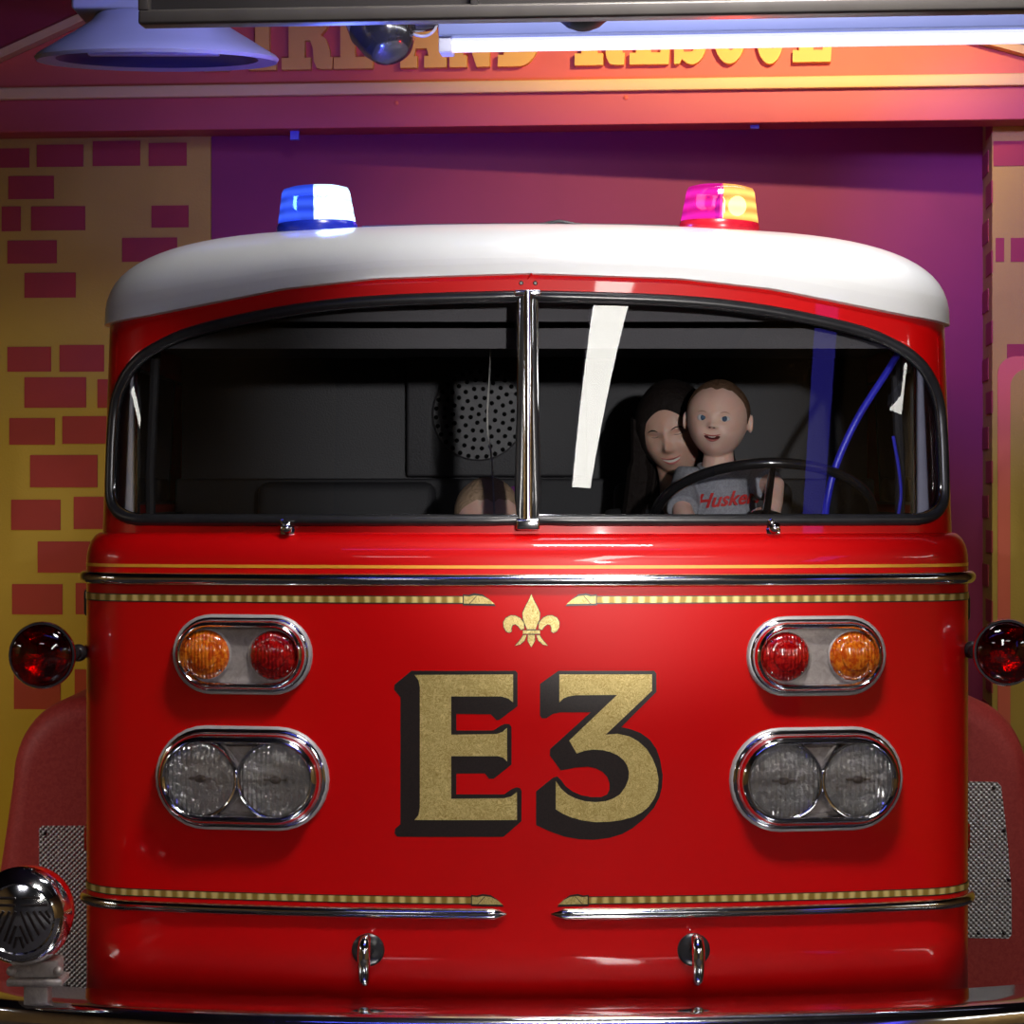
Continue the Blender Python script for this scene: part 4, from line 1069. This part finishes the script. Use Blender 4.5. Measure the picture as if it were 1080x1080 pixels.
# small blue clips under the beam, bolts on it
for px, py in ((311, 141), (796, 129)):
    x, z = hitF(px, py, -.10); bm = bmesh.new(); box(bm, (x-.015, -.11, z-.022), (x+.015, -.09, zA+.01), MF); finish('clip', bm, mat('blue_clip', (.10, .12, .5), .5, noisecol=(10, (.1, .1, .4), .3, .7)), gs, smooth=False)
for px, py in ((418, 109), (660, 103)):
    x, z = hitF(px, py, -.16); bm = bmesh.new(); lathe(bm, [(.008, -.004), (.008, .003), (.004, .006)], MF @ Matrix.Translation((x, -.16, z)) @ FY, 12); finish('bolt', bm, ORA, gs)

# ---------------------------------------------------------------- overhead fittings
MY = Matrix.Rotation(-R(5), 4, 'Z')
CEIL = 4.4
# dark beam
p = W(148, 28, -.5); bmn = Matrix.Translation(p) @ MY
ob = empty('overhead_beam', p, 'dark grey metal panelled beam crossing the top of the view', 'beam')
bm = bmesh.new(); box(bm, (0, 0, .025), (2.6, .05, .34), bmn, bevel=.003)
GB = mat('dark_grey_metal', (.055, .05, .05), .5, .2, noisecol=(6, (.045, .041, .04), .3, .7))
finish('panel', bm, GB, ob)
bm = bmesh.new(); box(bm, (0, -.022, 0), (2.6, .03, .030), bmn, bevel=.006); box(bm, (0, -.022, .028), (.022, .05, .34), bmn, bevel=.003)
finish('frame_rail', bm, mat('grey_rail_metal', (.12, .11, .10), .4, .4, noisecol=(8, (.10, .09, .085), .3, .7)), ob)
for px in (503, 823):
    x = (bmn.inverted() @ W(px, 10, -.52)).x; bm = bmesh.new(); box(bm, (x-.007, -.020, .004), (x+.007, .0, .34), bmn, bevel=.002); finish('seam_strip', bm, GB, ob)
for x in (.3, 2.3):
    bm = bmesh.new(); p1 = bmn @ Vector((x, .05, .33)); tube(bm, [p1, Vector((p1.x, p1.y, CEIL))], .012, 8); finish('hanger_rod', bm, GB, ob)
# fluorescent strip
p = W(462, 54, .3); mt = Matrix.Translation(p) @ MY
ft_ = empty('strip_light', p, 'long white fluorescent strip light with lilac-lit housing hanging under the beam', 'light')
FIX = mat('white_fixture_enamel', (.62, .64, .85), .35, noisecol=(6, (.58, .6, .8), .3, .7))
bm = bmesh.new(); box(bm, (0, 0, .036), (2.3, .09, .078), mt, bevel=.004); finish('housing', bm, mat('lilac_glow_housing', (.14, .17, .42), .5, emit=(.42, .50, 1), estr=.22, noisecol=(5, (.13, .16, .40), .3, .7)), ft_)  # lilac light on the housing is put into its colour and emission
bm = bmesh.new(); box(bm, (.0, .01, .0), (.030, .08, .05), mt, bevel=.003); box(bm, (2.27, .01, .0), (2.3, .08, .05), mt, bevel=.003); finish('end_cap', bm, FIX, ft_)
bm = bmesh.new(); tube(bm, [mt @ Vector((x, .035, .019)) for x in (.03, .6, 1.2, 1.8, 2.27)], .0165, 16)
finish('tube', bm, mat('fluorescent_tube', (1, 1, 1), .5, emit=(.86, .86, 1), estr=.9, noisecol=(5, (.95, .95, 1), .3, .7)), ft_)
for x in (.4, 1.9):
    bm = bmesh.new(); p1 = mt @ Vector((x, .045, .07)); tube(bm, [p1, Vector((p1.x, p1.y, CEIL))], .006, 8); finish('hanger_rod', bm, GB, ft_)
# saucer lamp
p = W(166, 62, 1.8); mt = Matrix.Translation(p) @ Matrix.Rotation(R(5), 4, 'X')
sl_ = empty('saucer_lamp', p, 'large saucer-shaped pendant lamp lit blue at the upper left', 'lamp')
LG = mat('grey_lamp_enamel', (.46, .47, .52), .35, noisecol=(3, (.42, .43, .48), .3, .7))
bm = bmesh.new(); r = .352
lathe(bm, [(.0, .130), (.17, .128), (.19, .105), (.22, .085), (.27, .055), (.31, .03), (r-.008, .010), (r, 0), (r-.006, -.010), (r-.02, -.008), (r-.06, -.002)], mt, 72, cap1=False)
finish('shade', bm, LG, sl_, angle=60)
bm = bmesh.new(); lathe(bm, [(r-.06, -.003), (r-.075, .02), (.2, .045), (0, .05)], mt, 56, cap0=False); finish('reflector', bm, mat('dark_lamp_inside', (.05, .05, .09), .3, noisecol=(3, (.04, .04, .07), .3, .7)), sl_)
bm = bmesh.new(); box(bm, (-.20, -.02, .008), (.18, .02, .03), mt, bevel=.005); finish('lamp_bar', bm, LG, sl_)
bm = bmesh.new(); box(bm, (p.x-.23, p.y-.12, p.z+.122), (p.x+.20, p.y+.12, p.z+.30), bevel=.01); finish('lamp_housing', bm, LG, sl_)
bm = bmesh.new(); tube(bm, [(p.x, p.y, p.z+.29), (p.x, p.y, CEIL)], .015, 10); finish('stem', bm, GB, sl_)
# bullet spotlight
p = W(411, 56, 1.0); ax = (W(411, 67, .97)-W(392, 15, 1.05)).normalized()
sp_ = empty('spotlight', W(405, 10, 1.0), 'glossy black bullet spotlight hanging below the beam', 'light')
mt = Matrix.Translation(W(400, 18, 1.03)) @ (W(418, 66, .95)-W(400, 18, 1.03)).to_track_quat('Z', 'Y').to_matrix().to_4x4()
bm = bmesh.new(); lathe(bm, [(.05, -.09), (.085, -.075), (.090, 0), (.089, .03), (.0895, .034), (.087, .037), (.074, .085), (.056, .118), (.036, .133), (.0, .140)], mt, 48)
GLB = mat('gloss_black_plastic', (.02, .02, .022), .2, coat=.6, noisecol=(10, (.025, .025, .028), .3, .7))
finish('lamp_body', bm, GLB, sp_, angle=50)
bm = bmesh.new(); q = W(400, 18, 1.03); tube(bm, [q+Vector((0, 0, .04)), q+Vector((0, 0, .2)), Vector((q.x, q.y, CEIL))], .012, 8); finish('stem', bm, GB, sp_)
bm = bmesh.new(); a = W(424, 30, 1.0); tube(bm, spline([a, W(436, 36, .98), W(448, 38, .98), W(458, 32, .98), W(462, 20, 1.0)], 6), .004, 8); tube(bm, spline([a, W(440, 33, .99), W(455, 28, 1.0), W(466, 15, 1.02)], 6), .003, 8)
finish('wire', bm, LG, sp_)
bm = bmesh.new(); a = W(444, 22, 1.0); ball(bm, a, .055, (1, .8, .5)); tube(bm, [a, Vector((a.x, a.y, CEIL))], .012, 8); finish('junction_box', bm, GLB, sp_)
# black dome
p = W(615, 10, -.05); dm_ = empty('dome_camera', p, 'black security dome just below the beam in front of the strip light', 'camera')
bm = bmesh.new(); zb = W(615, 33, -.05).z; rr0 = .072
lathe(bm, [(rr0, .06), (rr0, .035), (rr0*.98, .02), (rr0*.8, -.012), (rr0*.5, -.030), (rr0*.2, -.0385), (0, -.040)], Matrix.Translation((p.x, p.y, zb+.040)), 40); finish('dome', bm, mat('matte_black_dome', (.006, .006, .008), .6, spec=.15, noisecol=(10, (.008, .008, .01), .3, .7)), dm_, angle=70)
bm = bmesh.new(); tube(bm, [(p.x, p.y, zb+.09), (p.x, p.y, CEIL)], .014, 8); finish('stem', bm, GB, dm_)

# ---------------------------------------------------------------- room
DW = mat('dark_blue_wall_paint', (.06, .057, .068), .8, noisecol=(1, (.05, .047, .057), .3, .7), bump=(60, .1))
FL = mat('grey_carpet', (.05, .045, .05), .9, noisecol=(40, (.035, .03, .035), .3, .7), bump=(150, .5))
def room(name, a, b, m):
    bm = bmesh.new(); box(bm, a, b); return struct(finish(name, bm, m, smooth=False))
X0, X1, Y0, Y1 = -5.0, 5.0, -13.5, 4.6
room('floor', (X0-.1, Y0-.1, -.1), (X1+.1, Y1+.1, 0), FL)
room('ceiling', (X0-.1, Y0-.1, CEIL), (X1+.1, Y1+.1, CEIL+.1), mat('black_ceiling', (.02, .02, .028), .9, noisecol=(2, (.025, .025, .03), .3, .7)))
room('wall_left', (X0-.1, Y0, 0), (X0, Y1, CEIL), mat('warm_wall_paint', (.30, .18, .05), .8, noisecol=(1, (.26, .15, .04), .3, .7)))
room('wall_right', (X1, Y0, 0), (X1+.1, Y1, CEIL), mat('warm_wall_paint_b', (.32, .19, .05), .8, noisecol=(1, (.28, .16, .04), .3, .7)))
room('wall_front', (X0, Y0-.1, 0), (X1, Y0, CEIL), DW)
room('wall_far', (X0, Y1, 0), (X1, Y1+.1, CEIL), DW)

# hall lights: white fixtures, plus added blue ones, whose reflections show in the glass and chrome
def troffer(name, x, y0, y1, z, w, s, label, col=(1, .97, .90), skew=0):
    e = empty(name, (x, (y0+y1)/2, z), label, 'light', 'hall ceiling lights')
    mt = Matrix.Translation((x, (y0+y1)/2, z)) @ Matrix.Rotation(skew, 4, 'Z'); h = (y1-y0)/2
    bm = bmesh.new(); box(bm, (-w/2-.02, -h, 0), (w/2+.02, h, .06), mt, bevel=.005); finish('housing', bm, FIX, e)
    bm = bmesh.new(); box(bm, (-w/2, -h+.02, -.012), (w/2, h-.02, .001), mt); finish('diffuser', bm, mat('lit_diffuser', (1, 1, 1), .5, emit=col, estr=s, noisecol=(5, (.95, .95, .95), .3, .7)), e, smooth=False)
    for y in (-h+.3, h-.3):
        bm = bmesh.new(); p1 = mt @ Vector((0, y, .05)); tube(bm, [p1, Vector((p1.x, p1.y, CEIL))], .008, 8); finish('hanger_rod', bm, GB, e)
troffer('ceiling_light', 1.20, -12.4, -4.6, 3.35, .42, 21, 'long row of white ceiling lights in the hall facing the truck, right of centre', skew=.3/7.8)
troffer('ceiling_light', -4.6, -2.0, -.4, 2.5, .3, 13, 'low hanging white ceiling light near the left hall wall')
troffer('ceiling_light', 4.4, -4.6, -2.4, 2.85, .3, 13, 'hanging white ceiling light near the right hall wall')
RBAR = mat('reflection_bar_diffuser', (.2, .2, .9), .5, emit=(.10, .12, 1), estr=7, noisecol=(5, (.18, .18, .85), .3, .7))
bl_ = empty('reflection_bar', (-.1, -2.3, 3.7), 'unseen blue glowing bar over the hall, added for blue reflections on the truck', 'light')  # unseen bar added to put blue reflections on bezels and trim
bm = bmesh.new(); box(bm, (-1.3, -2.36, 3.70), (1.1, -2.24, 3.78), bevel=.005); finish('housing', bm, GB, bl_)
bm = bmesh.new(); box(bm, (-1.28, -2.35, 3.685), (1.08, -2.25, 3.702)); finish('diffuser', bm, RBAR, bl_, smooth=False)
for x in (-1, .8):
    bm = bmesh.new(); tube(bm, [(x, -2.3, 3.77), (x, -2.3, CEIL)], .008, 8); finish('hanger_rod', bm, GB, bl_)
wp_ = empty('reflection_panel', (4.9, -7.7, 0), 'unseen leaning blue panel by the right hall wall, added for its windshield reflection', 'light')  # unseen panel added, leaned to throw a blue band into the windshield
def slab(bm, x0, x1, ya, yb, wd, z0, z1):
    loft(bm, [[Vector((x, ya-wd/2, z0)), Vector((x, ya+wd/2, z0)), Vector((x, yb+wd/2, z1)), Vector((x, yb-wd/2, z1))] for x in (x0, x1)])
bm = bmesh.new(); slab(bm, 4.87, 4.95, -9.6, -6.9, .9, 0, 4.1); finish('housing', bm, GB, wp_, smooth=False)
bm = bmesh.new(); slab(bm, 4.855, 4.872, -8.02, -6.97, .8, 2.4, 4.0); finish('diffuser', bm, mat('blue_panel_diffuser', (.2, .2, .9), .5, emit=(.10, .08, 1), estr=1.7, noisecol=(5, (.18, .18, .85), .3, .7)), wp_, smooth=False)

def light(kind, name, loc, target, energy, col, size=.3, spot=None, blend=.6, sizey=None):
    d = bpy.data.lights.new(name, kind); d.energy = energy; d.color = col
    if kind == 'AREA':
        d.size = size
        if sizey: d.shape = 'RECTANGLE'; d.size_y = sizey
    else: d.shadow_soft_size = size
    if kind == 'SPOT': d.spot_size = R(spot); d.spot_blend = blend
    o = bpy.data.objects.new(name, d); C.objects.link(o); o.location = loc
    if target is not None: o.rotation_euler = (Vector(target)-Vector(loc)).to_track_quat('-Z', 'Y').to_euler()
    return o
k_ = light('AREA', 'stage_key', (.40, -1.4, 3.9), (.35, 0, 2.05), 30, (1, .95, .90), .7, sizey=.35); k_.data.spread = R(95)
light('SPOT', 'windshield_fill', (1.02, -6.5, 2.25), (.2, .5, 1.97), 1450, (1, .95, .90), .07, 13.5, .8)  # added unseen spot lifting the faces behind the windshield
light('SPOT', 'post_fill', (-1.3, -6.4, 2.4), (.935, .38, 1.88), 650, (.86, .84, 1), .05, 4.2, .5)  # added narrow spot brightening the right door post
light('SPOT', 'post_fill', (1.3, -6.4, 2.4), (-.935, .38, 1.88), 480, (1, .95, .95), .05, 4.2, .5)  # same added brightening for the left door post
light('AREA', 'hall_glow', (-2.2, -8.5, 4.3), (-2.2, -8.5, 0), 30, (.95, .93, 1), 1.2, sizey=1.2)  # added overhead fill for the enclosed hall, no fixture
light('AREA', 'hall_glow', (2.6, -8.5, 4.3), (2.6, -8.5, 0), 30, (1, .95, .9), 1.2, sizey=1.2)
light('AREA', 'roof_glow', (.75, .45, 3.3), (.55, .75, 1.0), 16, (.92, .94, 1), 1.8, sizey=.12)
light('SPOT', 'sign_wash', (1.2, .7, 3.85), (.80, 3.0, 3.36), 420, (1, .80, .50), .05, 58, 1)
light('POINT', 'blue_beacon_glow', tuple(mb @ Vector((.03, .03, .075))), None, 36, (.16, .18, 1), .03)
light('SPOT', 'blue_beacon_beam', tuple(mb @ Vector((.03, .03, .075))), (-.25, 3.4, 2.75), 360, (.2, .12, 1), .03, 80, 1)
light('POINT', 'red_beacon_glow', tuple(mr @ Vector((.03, .03, .075))), None, 18, (1, .08, .05), .03)
light('SPOT', 'red_beacon_beam', tuple(mr @ Vector((.03, .03, .075))), (.65, 3.4, 2.7), 45, (1, .1, .08), .03, 90, 1)
light('SPOT', 'blue_stage_light', (-.2, .7, 3.6), (-1.1, 1.9, 3.05), 60, (.25, .28, 1), .08, 60, .7)
light('SPOT', 'violet_stage_light', (.9, .1, 3.3), (1.85, 3.3, 2.50), 650, (.22, .16, 1), .08, 31, 1)
light('SPOT', 'amber_floor_light', (-2.6, .2, .5), (-2.0, 3.1, .9), 120, (1, .78, .2), .1, 75, 1)
light('SPOT', 'amber_floor_light', (3.0, 1.6, .3), (2.6, 3.0, 1.3), 12, (1, .78, .2), .1, 75, 1)
light('SPOT', 'side_fill', (-4.3, -1.3, 2.4), (-1.15, .95, .95), 130, (1, .93, .88), .1, 26, 1)  # added fill brightening the left fender and its tread plate
light('SPOT', 'side_fill', (4.15, -3.4, 2.8), (1.25, .95, 1.0), 90, (1, .93, .9), .1, 16, 1)  # added fill for the right fender
light('AREA', 'cab_fill', (.2, .75, 2.17), (.2, .6, 1.6), 3.0, (1, .88, .8), .1)  # added fill brightening the cab interior, no lamp fitted there

w = bpy.data.worlds.new('world'); bpy.context.scene.world = w; w.use_nodes = True
w.node_tree.nodes['Background'].inputs[0].default_value = (.35, .33, .5, 1); w.node_tree.nodes['Background'].inputs[1].default_value = .05
vs = bpy.context.scene.view_settings; vs.view_transform = 'Standard'; vs.look = 'None'; vs.exposure = 0; vs.gamma = 1; vs.use_curve_mapping = False
